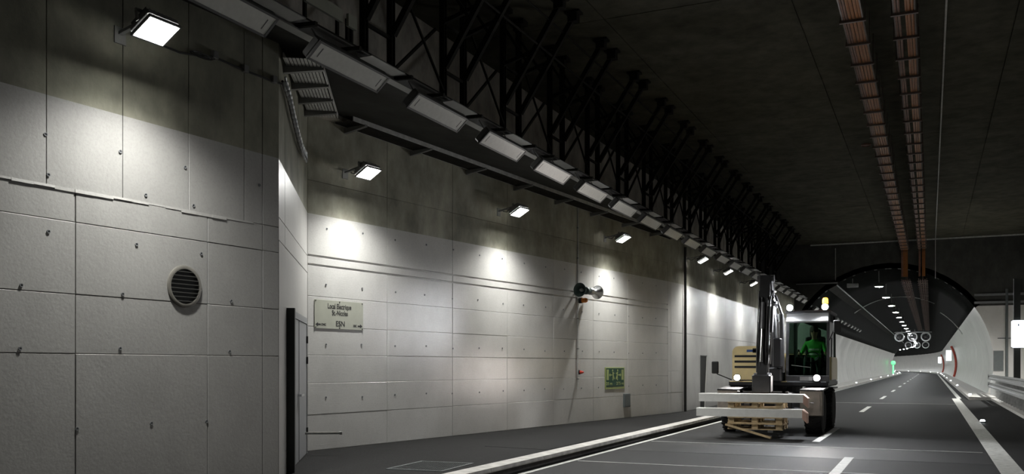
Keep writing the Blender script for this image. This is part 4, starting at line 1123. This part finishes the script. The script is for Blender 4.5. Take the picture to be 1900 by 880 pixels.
def make_beam(label, z, x, ww):
    t = thing('barrier_beam', label, 'beam', (x, LY - .28, z))
    mb = MB(); mb.prism([(-.16, 0), (.16, 0), (.16, .175), (.145, .19), (-.145, .19), (-.16, .175)], -ww - .06, ww, 'x'); mb.build('beam_body', 'beam_white', t)
    for s in (1,):
        mb = MB(); a_, c_ = s * ww, s * (ww + .1)
        mb.hexa([(a_, -.17, .19), (a_, .17, .19), (a_, .17, -.02), (a_, -.17, -.02), (c_, -.15, .1), (c_, .15, .1), (c_, .15, -.12), (c_, -.15, -.12)]); mb.build('end_cap', 'beam_end' if s > 0 else 'beam_white', t)
    return t
make_beam('long white beam laid across on the lower pallets', .482, LX - .12, 1.17)
make_beam('long white beam laid across on top of the load', .826, LX - .08, 1.15)
tp = thing('loose_timber', 'slanting loose timber propped from the lowest pallet to the road', 'timber', (LX - .1, LY - .55, 0))
mb = MB(); mb.bar((-.55, .06, .30), (.5, -.1, .03), .09, .04); mb.build('plank', 'timber', tp)

# ------------------------------------------------------------------ the operator
def skin_figure(name, joints, edges, mats_fn, parent):
    me = bpy.data.meshes.new(name); me.from_pydata([j[0] for j in joints], edges, [])
    o = bpy.data.objects.new(name, me); COL.objects.link(o)
    sk = o.modifiers.new('skin', 'SKIN'); sk.use_smooth_shade = True
    ss = o.modifiers.new('sub', 'SUBSURF'); ss.levels = ss.render_levels = 1
    for i, j in enumerate(joints):
        r_ = j[1]; me.skin_vertices[0].data[i].radius = (r_, j[2] if len(j) > 2 else r_)
    me.skin_vertices[0].data[0].use_root = True
    bpy.context.view_layer.update()
    ev = o.evaluated_get(bpy.context.evaluated_depsgraph_get())
    nm = bpy.data.meshes.new_from_object(ev)
    o.modifiers.clear(); o.data = nm
    nm.materials.clear()
    names, fn = mats_fn
    for k in names: nm.materials.append(MATS[k])
    for p_ in nm.polygons: p_.material_index = fn(p_.center); p_.use_smooth = True
    o.parent = parent
    return o
J = []; E = []
def chain(start, pts_):
    prev = start
    for p_, r_ in pts_:
        J.append((p_, r_)); k = len(J) - 1
        if prev is not None: E.append((prev, k))
        prev = k
    return prev
pelvis = chain(None, [((0, .06, .12), .15)])
chest = chain(pelvis, [((0, .08, .3), .145), ((0, .06, .48), .165)])
neck = chain(chest, [((0, .05, .62), .075), ((0, .03, .69), .055)])
head = chain(neck, [((0, .01, .76), .085), ((0, .0, .85), .098), ((0, .01, .93), .075)])
for s in (-1, 1):
    wr = chain(chest, [((s * .2, .06, .54), .07), ((s * .29, -.02, .32), .055), ((s * .33, -.24, .24), .042), ((s * .335, -.34, .27), .03), ((s * .335, -.39, .285), .034)])
    for k, (dy_, dz) in enumerate(((-.02, .03), (-.03, .012), (-.028, -.008), (-.02, -.026))):
        chain(wr, [((s * .33, -.39 + dy_, .285 + dz), .011), ((s * .30, -.43 + dy_, .285 + dz), .010), ((s * .285, -.40 + dy_, .285 + dz), .008)])
    chain(wr, [((s * .31, -.37, .305), .012), ((s * .295, -.405, .315), .009)])
    chain(pelvis, [((s * .1, -.02, .1), .105), ((s * .15, -.44, .13), .075), ((s * .16, -.5, -.22), .055), ((s * .16, -.5, -.33), .05), ((s * .16, -.62, -.36), .045)])
def op_mat(c):
    if c.z > .645: return 0
    if c.y < -.325 and c.z > .2: return 0
    if c.z < -.22: return 3
    if (c.y < -.1 and c.z < .22) or c.z < .1: return 2
    return 1
OPL = (-3.58 + scx, 24.8 - .02, 1.70)
OP = thing('person', 'seated operator in a bright green jacket inside the excavator cab', 'person', OPL)
body = skin_figure('body', J, E, (['skin', 'jacket_green', 'trousers', 'boots'], op_mat), OP)
mb = MB(); mb.lathe([(.108, .83), (.112, .88), (.1, .95), (.06, .995), (0, 1.01)], Matrix.Translation((0, .02, 0)), 16); mb.build('hair', 'hair_brown', OP, True)
mb = MB()
for s in (-1, 1): mb.lathe([(0, -.012), (.012, 0), (0, .012)], Matrix.Translation((s * .035, -.088, .855)), 8)
mb.build('eyes', 'letter_black', OP)
mb = MB(); mb.hexa([(-.014, -.09, .80), (.014, -.09, .80), (.012, -.07, .86), (-.012, -.07, .86), (-.008, -.118, .805), (.008, -.118, .805), (.005, -.095, .86), (-.005, -.095, .86)]); mb.build('nose', 'skin', OP)
mb = MB(); mb.box(-.028, .028, -.087, -.078, .770, .780); mb.build('mouth', 'beam_end', OP)
for s in (-1, 1):
    mb = MB(); mb.lathe([(0, -.03), (.018, 0), (0, .03)], Matrix.Translation((s * .098, .015, .845)), 8); mb.build('ear', 'skin', OP, True)
for zz in (.24, .36):
    mb = MB(); mb.lathe([(.168, zz), (.17, zz + .045)], Matrix.Translation((0, .075, 0)) @ Matrix.Diagonal((1.02, 1.0, 1, 1)), 20); mb.build('reflective_band', 'reflective', OP)
